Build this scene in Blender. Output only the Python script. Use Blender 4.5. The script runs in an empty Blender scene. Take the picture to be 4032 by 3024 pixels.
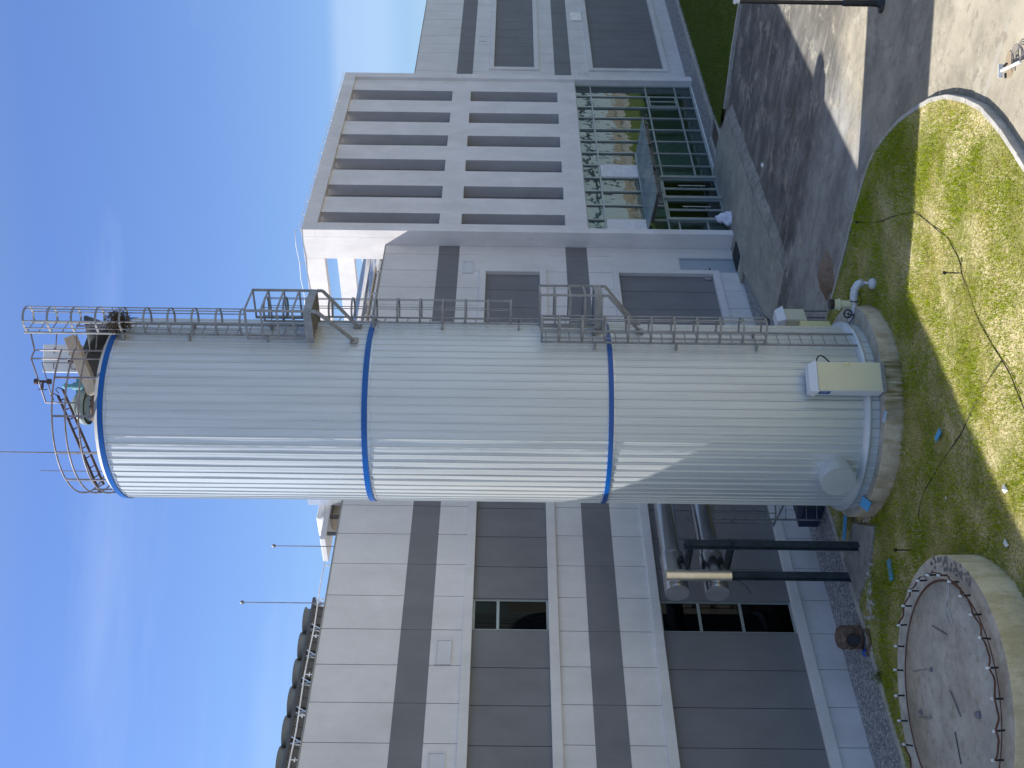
import bpy, math, random
from mathutils import Vector, Matrix
random.seed(7)
PI = math.pi
sc = bpy.context.scene
COL = sc.collection

# ------------------------------------------------------------------ node materials
def new_mat(name):
    m = bpy.data.materials.new(name); m.use_nodes = True
    nt = m.node_tree; nt.nodes.clear()
    out = nt.nodes.new('ShaderNodeOutputMaterial')
    b = nt.nodes.new('ShaderNodeBsdfPrincipled')
    nt.links.new(b.outputs[0], out.inputs[0])
    return m, nt, b, out

def N(nt, typ, **kw):
    n = nt.nodes.new(typ)
    for k, v in kw.items():
        if k in n.inputs: n.inputs[k].default_value = v
        else: setattr(n, k, v)
    return n

def coords(nt, scale=(1, 1, 1)):
    t = nt.nodes.new('ShaderNodeNewGeometry')
    mp = nt.nodes.new('ShaderNodeMapping'); mp.inputs['Scale'].default_value = scale
    nt.links.new(t.outputs['Position'], mp.inputs['Vector'])
    return mp.outputs['Vector']

def noise(nt, vec, scale, detail=4.0, rough=0.55):
    n = nt.nodes.new('ShaderNodeTexNoise')
    n.inputs['Scale'].default_value = scale; n.inputs['Detail'].default_value = detail
    n.inputs['Roughness'].default_value = rough
    nt.links.new(vec, n.inputs['Vector'])
    return n.outputs[0]

def ramp(nt, fac, stops):
    r = nt.nodes.new('ShaderNodeValToRGB'); e = r.color_ramp.elements
    while len(e) < len(stops): e.new(0.5)
    for i, (p, c) in enumerate(stops):
        e[i].position = p; e[i].color = (c[0], c[1], c[2], 1) if len(c) == 3 else c
    nt.links.new(fac, r.inputs[0]); return r.outputs[0]

def mixc(nt, fac, a, b, mode='MIX'):
    m = nt.nodes.new('ShaderNodeMix'); m.data_type = 'RGBA'; m.blend_type = mode
    for k, v in ((0, fac), (6, a), (7, b)):
        if hasattr(v, 'links'): nt.links.new(v, m.inputs[k])
        elif k == 0: m.inputs[0].default_value = v
        else: m.inputs[k].default_value = (v[0], v[1], v[2], 1)
    return m.outputs[2]

def math2(nt, op, a, b=0.0, clamp=False):
    m = nt.nodes.new('ShaderNodeMath'); m.operation = op; m.use_clamp = clamp
    for i, v in enumerate((a, b)):
        if hasattr(v, 'links'): nt.links.new(v, m.inputs[i])
        else: m.inputs[i].default_value = v
    return m.outputs[0]

def sstep(nt, v, a, b):
    m = nt.nodes.new('ShaderNodeMapRange'); m.interpolation_type = 'SMOOTHSTEP'
    nt.links.new(v, m.inputs[0]); m.inputs[1].default_value = a; m.inputs[2].default_value = b
    return m.outputs[0]

def bump(nt, bsdf, h, strength, dist=0.02):
    b = nt.nodes.new('ShaderNodeBump'); b.inputs['Strength'].default_value = strength
    b.inputs['Distance'].default_value = dist
    nt.links.new(h, b.inputs['Height']); nt.links.new(b.outputs[0], bsdf.inputs['Normal'])

def simple(name, col, rough=0.6, metal=0.0, var=0.12, vscale=3.0, stretch=(1, 1, 1), bmp=0.0, bscale=60.0, spec=0.5):
    m, nt, b, out = new_mat(name)
    v = coords(nt, stretch)
    f = noise(nt, v, vscale)
    lo = [c * (1 - var) for c in col]; hi = [min(1, c * (1 + var)) for c in col]
    nt.links.new(ramp(nt, f, [(0.3, lo), (0.7, hi)]), b.inputs['Base Color'])
    b.inputs['Roughness'].default_value = rough; b.inputs['Metallic'].default_value = metal
    b.inputs['Specular IOR Level'].default_value = spec
    if bmp: bump(nt, b, noise(nt, coords(nt), bscale), bmp, 0.01)
    return m

M = {}
def wall_mat(name, col, var=0.06, stain=0.8):
    m, nt, b, out = new_mat(name)
    f = noise(nt, coords(nt, (1, 1, 0.5)), 1.3, 6, 0.65)
    c = ramp(nt, f, [(0.3, [x * (1 - var) for x in col]), (0.7, [x * (1 + var) for x in col])])
    g = noise(nt, coords(nt, (2.5, 2.5, 0.12)), 1.0, 5, 0.7)        # rain streaks
    s = ramp(nt, g, [(0.42, (stain, stain, stain * 0.99)), (0.6, (1, 1, 1))])
    c = mixc(nt, 0.14, c, s, 'MULTIPLY')
    blo = noise(nt, coords(nt), 0.5, 7, 0.75)
    c = mixc(nt, 0.45, c, ramp(nt, blo, [(0.38, (0.84, 0.84, 0.83)), (0.6, (1, 1, 1))]), 'MULTIPLY')
    gr = noise(nt, coords(nt), 55, 3, 0.6)
    c = mixc(nt, 0.35, c, ramp(nt, gr, [(0.3, (0.82, 0.82, 0.82)), (0.7, (1, 1, 1))]), 'MULTIPLY')
    nt.links.new(c, b.inputs['Base Color']); b.inputs['Roughness'].default_value = 0.8
    b.inputs['Specular IOR Level'].default_value = 0.25
    bump(nt, b, noise(nt, coords(nt), 70), 0.15, 0.01)
    return m
M['light'] = wall_mat('light_render', (0.75, 0.73, 0.72))
M['dark'] = wall_mat('dark_render', (0.215, 0.216, 0.225), 0.08, 0.85)
M['white'] = wall_mat('white_render', (0.8, 0.775, 0.77), 0.08, 0.8)
M['slot'] = wall_mat('slot_shade_render', (0.5, 0.5, 0.53))  # greyer than the white wall, deepens the shade of the slot jambs
M['core'] = simple('core_shadow_concrete', (0.05, 0.05, 0.055), 0.9)
M['roof'] = simple('roof_membrane', (0.3, 0.3, 0.3), 0.9)
M['steel'] = simple('grey_painted_steel', (0.27, 0.275, 0.28), 0.5, 0.3, 0.2, 6)
M['steel2'] = simple('blue_grey_steel', (0.055, 0.075, 0.09), 0.45, 0.2, 0.25, 4)
M['galv'] = simple('galvanised_steel', (0.62, 0.65, 0.68), 0.35, 0.6, 0.1, 5)
M['rail'] = simple('rail_steel', (0.22, 0.2, 0.22), 0.5, 0.3, 0.3, 5)
M['rust'] = simple('rusty_tube', (0.075, 0.05, 0.05), 0.75, 0.2, 0.4, 9)
M['blue'] = simple('blue_trim_paint', (0.0, 0.085, 0.36), 0.3, 0.0, 0.12, 2.0)
M['cream'] = simple('cream_cabinet_paint', (0.68, 0.65, 0.48), 0.45, 0, 0.04)
M['cabwhite'] = simple('white_cabinet_paint', (0.72, 0.74, 0.75), 0.4, 0, 0.05)
M['yellow'] = simple('pale_yellow_panel', (0.8, 0.72, 0.36), 0.5, 0, 0.08)
M['labelblue'] = simple('label_blue', (0.02, 0.09, 0.33), 0.4)
M['labelwhite'] = simple('label_white', (0.3, 0.38, 0.55), 0.4)
M['black'] = simple('black_rubber', (0.012, 0.012, 0.013), 0.55)
M['blackpaint'] = simple('black_gloss_paint', (0.02, 0.02, 0.022), 0.35)
M['foam'] = simple('blue_foam_board', (0.1, 0.38, 0.68), 0.8, 0, 0.08)
M['foamgrey'] = simple('grey_blue_board', (0.4, 0.5, 0.6), 0.8)
M['plastic'] = simple('white_plastic', (0.75, 0.75, 0.76), 0.5)
M['bag'] = simple('white_plastic_bag', (0.72, 0.73, 0.86), 0.5)
M['turq'] = simple('turquoise_paint', (0.1, 0.3, 0.36), 0.45, 0, 0.2)
M['hatch'] = simple('grey_green_paint', (0.25, 0.31, 0.3), 0.5, 0, 0.15)
M['tan'] = simple('tan_panel', (0.5, 0.43, 0.34), 0.7, 0, 0.1)
M['hood'] = simple('dark_hood_paint', (0.06, 0.065, 0.065), 0.6, 0, 0.2)
M['nest'] = simple('dry_twigs', (0.09, 0.07, 0.055), 0.9, 0, 0.4, 30)
M['taped'] = simple('red_brown_tape', (0.12, 0.05, 0.035), 0.7, 0, 0.4, 10)
M['louvre'] = simple('white_louvre', (0.72, 0.72, 0.74), 0.5)
M['alu'] = simple('grey_aluminium', (0.36, 0.41, 0.41), 0.4, 0.4, 0.08)
M['doorgrey'] = simple('blue_grey_door', (0.36, 0.42, 0.48), 0.5, 0, 0.05)
M['interior'] = simple('interior_plaster', (0.72, 0.78, 0.76), 0.8)
M['blackout'] = simple('dark_room', (0.02, 0.022, 0.025), 0.9)
M['grate'] = simple('iron_grate', (0.05, 0.06, 0.065), 0.6, 0.4)
M['sand'] = simple('brown_sand', (0.235, 0.17, 0.12), 0.95, 0, 0.25, 14, (1, 1, 1), 0.8, 40)
M['tanpale'] = simple('pale_tan', (0.33, 0.26, 0.18), 0.95, 0, 0.08, 8)
M['fanring'] = simple('fan_shroud', (0.2, 0.2, 0.18), 0.6)
M['chiller'] = simple('chiller_casing', (0.1, 0.095, 0.09), 0.6)
M['clayrust'] = simple('rusty_brown_clay', (0.17, 0.11, 0.08), 0.85, 0, 0.5, 8, (1, 1, 2), 0.4, 30)
M['stone'] = simple('pale_rubble', (0.5, 0.49, 0.47), 0.9, 0, 0.2, 8)
M['opp'] = simple('opposite_cladding', (0.5, 0.6, 0.66), 0.6, 0, 0.05)

def insulated():
    m, nt, b, out = new_mat('insulated_pipe_foil')
    f = noise(nt, coords(nt), 14, 5, 0.6)
    nt.links.new(ramp(nt, f, [(0.35, (0.55, 0.57, 0.62)), (0.7, (0.8, 0.81, 0.85))]), b.inputs['Base Color'])
    b.inputs['Roughness'].default_value = 0.4; b.inputs['Metallic'].default_value = 0.35
    bump(nt, b, noise(nt, coords(nt), 30), 0.6, 0.02); return m
M['foil'] = insulated()

def duct():
    m, nt, b, out = new_mat('stainless_duct')
    f = noise(nt, coords(nt, (0.4, 3, 3)), 3, 4)
    nt.links.new(ramp(nt, f, [(0.3, (0.46, 0.48, 0.51)), (0.7, (0.62, 0.64, 0.67))]), b.inputs['Base Color'])
    b.inputs['Metallic'].default_value = 1.0; b.inputs['Roughness'].default_value = 0.22
    bump(nt, b, noise(nt, coords(nt), 4, 2), 0.12, 0.02); return m
M['duct'] = duct()

def tank_paint():
    m, nt, b, out = new_mat('tank_cladding_paint')
    f = noise(nt, coords(nt, (1, 1, 0.08)), 2.2, 4)
    c = ramp(nt, f, [(0.35, (0.58, 0.62, 0.635)), (0.65, (0.635, 0.675, 0.69))])
    g = noise(nt, coords(nt, (5, 5, 0.35)), 1.5, 6, 0.7)
    c = mixc(nt, 0.35, c, ramp(nt, g, [(0.34, (0.8, 0.8, 0.78)), (0.55, (1, 1, 1))]), 'MULTIPLY')
    nt.links.new(c, b.inputs['Base Color'])
    b.inputs['Roughness'].default_value = 0.45; b.inputs['Metallic'].default_value = 0.35
    b.inputs['Coat Weight'].default_value = 0.3; b.inputs['Coat Roughness'].default_value = 0.12
    h = noise(nt, coords(nt, (1.5, 1.5, 0.35)), 1.6, 2)
    bump(nt, b, h, 0.25, 0.05); return m
M['tank'] = tank_paint()

def concrete(name, a, bcol, stain=(0.5, 0.45, 0.3), algae=None, scale=1.2):
    m, nt, b, out = new_mat(name)
    f = noise(nt, coords(nt), scale, 8, 0.68)
    c = ramp(nt, f, [(0.38, a), (0.62, bcol)])
    g = noise(nt, coords(nt, (1, 1, 0.25)), 3.5, 6, 0.7)
    c = mixc(nt, ramp(nt, g, [(0.5, (0, 0, 0)), (0.68, (0.8, 0.8, 0.8))]), c, stain)
    p = noise(nt, coords(nt), 45, 3)
    c = mixc(nt, 0.5, c, ramp(nt, p, [(0.3, (0.7, 0.7, 0.7)), (0.6, (1, 1, 1))]), 'MULTIPLY')
    nt.links.new(c, b.inputs['Base Color']); b.inputs['Roughness'].default_value = 0.9
    b.inputs['Specular IOR Level'].default_value = 0.2
    bump(nt, b, noise(nt, coords(nt), 25, 6), 0.4, 0.02); return m
M['pad'] = concrete('pad_side_concrete', (0.36, 0.31, 0.2), (0.52, 0.46, 0.32), (0.3, 0.22, 0.09))
M['padtop'] = concrete('pad_top_concrete', (0.40, 0.375, 0.32), (0.56, 0.53, 0.46), (0.32, 0.29, 0.235))
M['slab'] = concrete('slab_concrete', (0.31, 0.30, 0.27), (0.44, 0.43, 0.385), (0.26, 0.25, 0.22), scale=0.8)
M['kerb'] = concrete('kerb_concrete', (0.4, 0.39, 0.36), (0.58, 0.56, 0.52), (0.4, 0.38, 0.33))
M['edge'] = concrete('slab_edge_stone', (0.25, 0.24, 0.22), (0.4, 0.38, 0.34), (0.2, 0.2, 0.18))
M['foot'] = concrete('footing_concrete', (0.25, 0.25, 0.235), (0.37, 0.365, 0.34), (0.2, 0.19, 0.17))

def road_mat():
    m, nt, b, out = new_mat('worn_concrete_road')
    P = coords(nt)
    sx = nt.nodes.new('ShaderNodeSeparateXYZ'); nt.links.new(P, sx.inputs[0])
    X, Y = sx.outputs[0], sx.outputs[1]
    big = noise(nt, coords(nt, (1, 0.7, 1)), 0.8, 9, 0.7)
    c = ramp(nt, big, [(0.38, (0.30, 0.275, 0.225)), (0.48, (0.40, 0.365, 0.29)), (0.62, (0.50, 0.455, 0.36))])
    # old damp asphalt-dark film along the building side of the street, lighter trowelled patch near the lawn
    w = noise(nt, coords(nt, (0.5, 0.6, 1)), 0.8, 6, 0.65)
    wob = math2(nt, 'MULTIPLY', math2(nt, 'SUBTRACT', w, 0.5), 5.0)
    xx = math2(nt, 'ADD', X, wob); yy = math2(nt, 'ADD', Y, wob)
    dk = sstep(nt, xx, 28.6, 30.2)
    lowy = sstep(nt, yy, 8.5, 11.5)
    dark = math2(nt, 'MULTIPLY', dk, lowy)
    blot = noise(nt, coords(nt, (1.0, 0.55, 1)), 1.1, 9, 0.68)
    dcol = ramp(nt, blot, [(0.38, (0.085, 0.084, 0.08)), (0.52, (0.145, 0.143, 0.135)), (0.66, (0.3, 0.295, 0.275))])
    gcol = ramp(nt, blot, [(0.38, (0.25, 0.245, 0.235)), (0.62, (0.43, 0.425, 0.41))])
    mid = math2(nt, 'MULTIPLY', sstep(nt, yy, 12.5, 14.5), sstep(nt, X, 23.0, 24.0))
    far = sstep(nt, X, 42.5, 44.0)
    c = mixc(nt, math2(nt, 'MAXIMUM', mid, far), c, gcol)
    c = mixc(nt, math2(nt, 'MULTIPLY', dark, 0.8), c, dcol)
    # pale scuffs and tyre lines running with the street
    tr = noise(nt, coords(nt, (3.2, 0.16, 1)), 1.0, 5, 0.7)
    c = mixc(nt, ramp(nt, tr, [(0.57, (0, 0, 0)), (0.66, (0.55, 0.55, 0.55))]), c, (0.47, 0.455, 0.42))
    sp = noise(nt, coords(nt, (0.8, 0.8, 1)), 1.3, 9, 0.72)
    c = mixc(nt, ramp(nt, sp, [(0.56, (0, 0, 0)), (0.62, (0.5, 0.5, 0.5))]), c, (0.60, 0.55, 0.45))
    sp2 = noise(nt, coords(nt, (1.1, 0.8, 1)), 3.1, 7, 0.75)
    c = mixc(nt, ramp(nt, sp2, [(0.56, (0, 0, 0)), (0.6, (0.55, 0.55, 0.55))]), c, (0.26, 0.23, 0.18))
    c = mixc(nt, 1.0, c, (0.88, 0.87, 0.86), 'MULTIPLY')
    gr = noise(nt, P, 60, 3)
    c = mixc(nt, 0.4, c, ramp(nt, gr, [(0.3, (0.75, 0.75, 0.75)), (0.65, (1, 1, 1))]), 'MULTIPLY')
    nt.links.new(c, b.inputs['Base Color']); b.inputs['Roughness'].default_value = 0.85
    b.inputs['Specular IOR Level'].default_value = 0.25
    bump(nt, b, noise(nt, P, 20, 6), 0.3, 0.02); return m
M['road'] = road_mat()

def gravel_mat():
    m, nt, b, out = new_mat('grey_gravel')
    v = nt.nodes.new('ShaderNodeTexVoronoi'); v.inputs['Scale'].default_value = 22
    nt.links.new(coords(nt), v.inputs['Vector'])
    g = nt.nodes.new('ShaderNodeRGBToBW'); nt.links.new(v.outputs['Color'], g.inputs[0])
    c = ramp(nt, g.outputs[0], [(0.2, (0.16, 0.165, 0.18)), (0.6, (0.33, 0.335, 0.35)), (0.9, (0.55, 0.55, 0.56))])
    nt.links.new(c, b.inputs['Base Color']); b.inputs['Roughness'].default_value = 0.9
    bump(nt, b, v.outputs['Distance'], 1.0, 0.03); return m
M['gravel'] = gravel_mat()

def soil_mat():
    m, nt, b, out = new_mat('lawn_soil_and_straw')
    big = noise(nt, coords(nt), 0.55, 6, 0.65)
    fine = noise(nt, coords(nt), 16, 6, 0.75)
    straw = ramp(nt, fine, [(0.36, (0.24, 0.18, 0.085)), (0.5, (0.58, 0.49, 0.28)), (0.64, (0.82, 0.73, 0.5))])
    green = ramp(nt, fine, [(0.36, (0.07, 0.09, 0.012)), (0.64, (0.24, 0.26, 0.04))])
    c = mixc(nt, ramp(nt, big, [(0.4, (0.1, 0.1, 0.1)), (0.6, (0.8, 0.8, 0.8))]), straw, green)
    nt.links.new(c, b.inputs['Base Color']); b.inputs['Roughness'].default_value = 0.95
    b.inputs['Specular IOR Level'].default_value = 0.1
    bump(nt, b, noise(nt, coords(nt), 30, 5), 0.8, 0.04); return m
M['soil'] = soil_mat()

def grass_mat(name, g1, g2, s1, s2, lo=0.42, hi=0.62):
    m, nt, b, out = new_mat(name)
    big = noise(nt, coords(nt), 0.6, 5, 0.65)
    fine = noise(nt, coords(nt), 9, 3, 0.6)
    green = ramp(nt, fine, [(0.38, g1), (0.62, g2)]); straw = ramp(nt, fine, [(0.38, s1), (0.62, s2)])
    mixf = math2(nt, 'ADD', big, math2(nt, 'MULTIPLY', math2(nt, 'SUBTRACT', fine, 0.5), 0.7))
    c = mixc(nt, ramp(nt, mixf, [(lo, (0, 0, 0)), (hi, (1, 1, 1))]), straw, green)
    hf = noise(nt, coords(nt), 26, 2, 0.6)
    c = mixc(nt, 0.85, c, ramp(nt, hf, [(0.36, (0.5, 0.54, 0.45)), (0.5, (0.95, 0.95, 0.9)), (0.62, (1.25, 1.22, 1.15))]), 'MULTIPLY')
    nt.links.new(c, b.inputs['Base Color']); b.inputs['Roughness'].default_value = 0.75
    b.inputs['Specular IOR Level'].default_value = 0.2
    tr = nt.nodes.new('ShaderNodeBsdfTranslucent'); nt.links.new(c, tr.inputs[0])
    mx = nt.nodes.new('ShaderNodeMixShader'); mx.inputs[0].default_value = 0.42
    nt.links.new(b.outputs[0], mx.inputs[1]); nt.links.new(tr.outputs[0], mx.inputs[2])
    nt.links.new(mx.outputs[0], out.inputs[0]); return m
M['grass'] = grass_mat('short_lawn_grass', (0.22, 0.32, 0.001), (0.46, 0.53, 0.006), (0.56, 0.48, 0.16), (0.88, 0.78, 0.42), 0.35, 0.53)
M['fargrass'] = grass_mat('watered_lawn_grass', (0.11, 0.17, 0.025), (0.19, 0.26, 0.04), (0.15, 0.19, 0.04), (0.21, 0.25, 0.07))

def glass_mat(name, tint, ior, wob=0.0, dark=False):
    m, nt, b, out = new_mat(name); nt.nodes.remove(b)
    tr = nt.nodes.new('ShaderNodeBsdfTransparent'); tr.inputs[0].default_value = (*tint, 1)
    gl = nt.nodes.new('ShaderNodeBsdfGlossy'); gl.inputs['Roughness'].default_value = 0.01
    gl.inputs[0].default_value = (0.84, 0.96, 1.0, 1)
    fr = nt.nodes.new('ShaderNodeFresnel'); fr.inputs[0].default_value = ior
    mx = nt.nodes.new('ShaderNodeMixShader')
    if wob:
        h = noise(nt, coords(nt), 1.3, 2, 0.5)
        bp = nt.nodes.new('ShaderNodeBump'); bp.inputs['Strength'].default_value = wob; bp.inputs['Distance'].default_value = 0.05
        nt.links.new(h, bp.inputs['Height']); nt.links.new(bp.outputs[0], gl.inputs['Normal'])
    nt.links.new(fr.outputs[0], mx.inputs[0]); nt.links.new(tr.outputs[0], mx.inputs[1]); nt.links.new(gl.outputs[0], mx.inputs[2])
    nt.links.new(mx.outputs[0], out.inputs[0]); return m
M['curtain'] = glass_mat('green_curtain_glass', (0.55, 0.73, 0.68), 2.3, 0.18)
M['darkglass'] = glass_mat('dark_window_glass', (0.08, 0.12, 0.15), 1.32, 0.02)
def dusty():
    m, nt, b, out = new_mat('dusty_canopy_glass'); b.inputs['Base Color'].default_value = (.5, .56, .56, 1); b.inputs['Roughness'].default_value = .25
    tr = nt.nodes.new('ShaderNodeBsdfTransparent'); tr.inputs[0].default_value = (.72, .8, .8, 1)
    mx = nt.nodes.new('ShaderNodeMixShader'); mx.inputs[0].default_value = 0.45
    nt.links.new(tr.outputs[0], mx.inputs[1]); nt.links.new(b.outputs[0], mx.inputs[2]); nt.links.new(mx.outputs[0], out.inputs[0]); return m
M['canopyglass'] = dusty()

# ------------------------------------------------------------------ mesh builder
class MB:
    def __init__(s): s.v = []; s.f = []; s.sm = []
    def add(s, vs, fs, smooth=False):
        o = len(s.v); s.v += [tuple(p) for p in vs]
        for f in fs: s.f.append(tuple(i + o for i in f)); s.sm.append(smooth)
        return s
    def box(s, x0, x1, y0, y1, z0, z1):
        return s.add([(x0, y0, z0), (x1, y0, z0), (x1, y1, z0), (x0, y1, z0), (x0, y0, z1), (x1, y0, z1), (x1, y1, z1), (x0, y1, z1)],
                     [(0, 3, 2, 1), (4, 5, 6, 7), (0, 1, 5, 4), (1, 2, 6, 5), (2, 3, 7, 6), (3, 0, 4, 7)])
    def obox(s, c, ax, ay, az, hx, hy, hz):
        c = Vector(c); ax, ay, az = Vector(ax) * hx, Vector(ay) * hy, Vector(az) * hz
        vs = [c + ax * i + ay * j + az * k for k in (-1, 1) for i, j in ((-1, -1), (1, -1), (1, 1), (-1, 1))]
        return s.add(vs, [(0, 3, 2, 1), (4, 5, 6, 7), (0, 1, 5, 4), (1, 2, 6, 5), (2, 3, 7, 6), (3, 0, 4, 7)])
    def beam(s, p0, p1, w, h, up=(0, 0, 1)):
        p0, p1 = Vector(p0), Vector(p1); d = (p1 - p0); L = d.length; d.normalize()
        u = Vector(up)
        if abs(d.dot(u)) > 0.98: u = Vector((1, 0, 0))
        r = d.cross(u).normalized(); u = r.cross(d)
        return s.obox((p0 + p1) / 2, d, r, u, L / 2, w / 2, h / 2)
    def cyl(s, p0, p1, r0, r1=None, n=16, caps=True, smooth=True):
        if r1 is None: r1 = r0
        p0, p1 = Vector(p0), Vector(p1); d = (p1 - p0).normalized()
        u = Vector((0, 0, 1)) if abs(d.z) < 0.95 else Vector((1, 0, 0))
        a = d.cross(u).normalized(); b = d.cross(a)
        vs = []
        for p, r in ((p0, r0), (p1, r1)):
            for i in range(n):
                t = 2 * PI * i / n; vs.append(p + (a * math.cos(t) + b * math.sin(t)) * r)
        s.add(vs, [(i, (i + 1) % n, n + (i + 1) % n, n + i) for i in range(n)], smooth)
        if caps: s.add(vs, [tuple(range(n - 1, -1, -1)), tuple(range(n, 2 * n))], False)
        return s
    def tube(s, pts, r, n=6, closed=False):
        pts = [Vector(p) for p in pts]; m = len(pts); vs = []
        prev = None
        for i, p in enumerate(pts):
            if closed: d = pts[(i + 1) % m] - pts[i - 1]
            else: d = pts[min(i + 1, m - 1)] - pts[max(i - 1, 0)]
            d.normalize()
            if prev is None:
                u = Vector((0, 0, 1)) if abs(d.z) < 0.9 else Vector((1, 0, 0))
                a = d.cross(u).normalized()
            else:
                a = (prev - d * prev.dot(d)).normalized()
            prev = a; b = d.cross(a)
            for k in range(n):
                t = 2 * PI * k / n; vs.append(p + (a * math.cos(t) + b * math.sin(t)) * r)
        fs = []
        for i in range(m if closed else m - 1):
            j = (i + 1) % m
            for k in range(n): fs.append((i * n + k, i * n + (k + 1) % n, j * n + (k + 1) % n, j * n + k))
        if not closed: fs += [tuple(range(n - 1, -1, -1)), tuple((m - 1) * n + k for k in range(n))]
        return s.add(vs, fs, True)
    def prism(s, poly, z0, z1):
        n = len(poly)
        A = sum(poly[i][0] * poly[(i + 1) % n][1] - poly[(i + 1) % n][0] * poly[i][1] for i in range(n))
        if A < 0: poly = poly[::-1]
        z1f = z1 if callable(z1) else (lambda x, y: z1)
        vs = [(x, y, z0) for x, y in poly] + [(x, y, z1f(x, y)) for x, y in poly]
        return s.add(vs, [tuple(range(n - 1, -1, -1)), tuple(range(n, 2 * n))] + [(i, (i + 1) % n, n + (i + 1) % n, n + i) for i in range(n)])
    def quad(s, a, b, c, d): return s.add([a, b, c, d], [(0, 1, 2, 3)])
    def lathe(s, c, prof, n=48, a0=0.0, a1=2 * PI, smooth=True):
        full = abs(a1 - a0 - 2 * PI) < 1e-6; k = n if full else n + 1; vs = []
        for r, z in prof:
            for i in range(k):
                t = a0 + (a1 - a0) * i / n; vs.append((c[0] + r * math.cos(t), c[1] + r * math.sin(t), c[2] + z))
        fs = []
        for j in range(len(prof) - 1):
            for i in range(n):
                i2 = (i + 1) % k
                fs.append((j * k + i, j * k + i2, (j + 1) * k + i2, (j + 1) * k + i))
        return s.add(vs, fs, smooth)

def wloc(o):
    v = Vector((0, 0, 0))
    while o: v = v + Vector(o.location); o = o.parent
    return v
def obj(name, mb, mat, parent=None, bevel=0.0, label=None, loc=None, smooth_angle=None):
    me = bpy.data.meshes.new(name)
    o = bpy.data.objects.new(name, me); COL.objects.link(o)
    base = wloc(parent) if parent else Vector((0, 0, 0))
    if parent: o.parent = parent
    if loc is not None: o.location = Vector(loc) - base
    org = wloc(o) if parent else Vector(o.location)
    me.from_pydata([tuple(Vector(p) - org) for p in mb.v], [], mb.f); me.update()
    me.polygons.foreach_set('use_smooth', mb.sm)
    me.materials.append(M[mat] if isinstance(mat, str) else mat)
    if bevel:
        bv = o.modifiers.new('bevel', 'BEVEL'); bv.width = bevel; bv.segments = 2; bv.limit_method = 'ANGLE'; bv.angle_limit = 0.6
    if label: o['label'] = label
    return o
def thing(name, label, cat, loc, group=None):
    o = bpy.data.objects.new(name, None); COL.objects.link(o); o.location = loc; o.empty_display_size = 0.2
    o['label'] = label; o['category'] = cat
    if group: o['group'] = group
    return o
def tag(o, label, cat, group=None):
    o['label'] = label; o['category'] = cat
    if group: o['group'] = group
    return o
def struct(name, mb, mat, bevel=0.0):
    o = obj(name, mb, mat, None, bevel); o['kind'] = 'structure'; return o
def copy_tree(o, delta, parent=None):
    c = o.copy(); COL.objects.link(c)
    if parent is None: c.location = Vector(o.location) + Vector(delta)
    else: c.parent = parent
    for ch in list(o.children): copy_tree(ch, delta, c)
    return c

# ------------------------------------------------------------------ camera (photo is turned a quarter turn)
TH, PITCH, ROLL, CH, F = 0.714, -0.005, 0.012, 9.28, 4180.0
def cam_axes():
    fwd = Vector((0, math.cos(PITCH), math.sin(PITCH))); right = Vector((1, 0, 0)); down = -right.cross(fwd)
    r2 = right * math.cos(ROLL) - down * math.sin(ROLL); d2 = right * math.sin(ROLL) + down * math.cos(ROLL)
    S = Vector((math.sin(TH), math.cos(TH), 0)); Nn = Vector((-math.cos(TH), math.sin(TH), 0))
    B = lambda v: Vector((S.dot(v), Nn.dot(v), v.z))
    return B(r2), B(d2), B(fwd)
r2, d2, fw = cam_axes()
cd = bpy.data.cameras.new('Camera'); cam = bpy.data.objects.new('Camera', cd); COL.objects.link(cam)
mat = Matrix(((d2.x, r2.x, -fw.x, 0), (d2.y, r2.y, -fw.y, 0), (d2.z, r2.z, -fw.z, CH), (0, 0, 0, 1)))
cam.matrix_world = mat
cd.sensor_width = 36; cd.lens = F / 4032 * 36; cd.clip_start = 0.1; cd.clip_end = 5000
sc.camera = cam

# ------------------------------------------------------------------ sky and sun
SUN_AZ = math.atan2(-0.53, 0.85); SUN_EL = math.radians(50.6)
w = bpy.data.worlds.new('World'); sc.world = w; w.use_nodes = True
nt = w.node_tree; nt.nodes.clear()
wo = nt.nodes.new('ShaderNodeOutputWorld'); bg = nt.nodes.new('ShaderNodeBackground'); bg.inputs[1].default_value = 0.15
sk = nt.nodes.new('ShaderNodeTexSky'); sk.sky_type = 'NISHITA'; sk.sun_disc = False
sk.sun_elevation = SUN_EL; sk.sun_rotation = SUN_AZ; sk.altitude = 300; sk.air_density = 1.0; sk.dust_density = 0.6; sk.ozone_density = 2.5
tc = nt.nodes.new('ShaderNodeTexCoord'); mp = nt.nodes.new('ShaderNodeMapping')
mp.inputs['Scale'].default_value = (1.0, 1.0, 7.0); mp.inputs['Location'].default_value = (0.3, 1.7, 0.2)
nt.links.new(tc.outputs['Generated'], mp.inputs['Vector'])
cl = noise(nt, mp.outputs[0], 1.6, 7, 0.55)
cf = ramp(nt, cl, [(0.52, (0, 0, 0)), (0.8, (0.2, 0.2, 0.2))])
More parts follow.
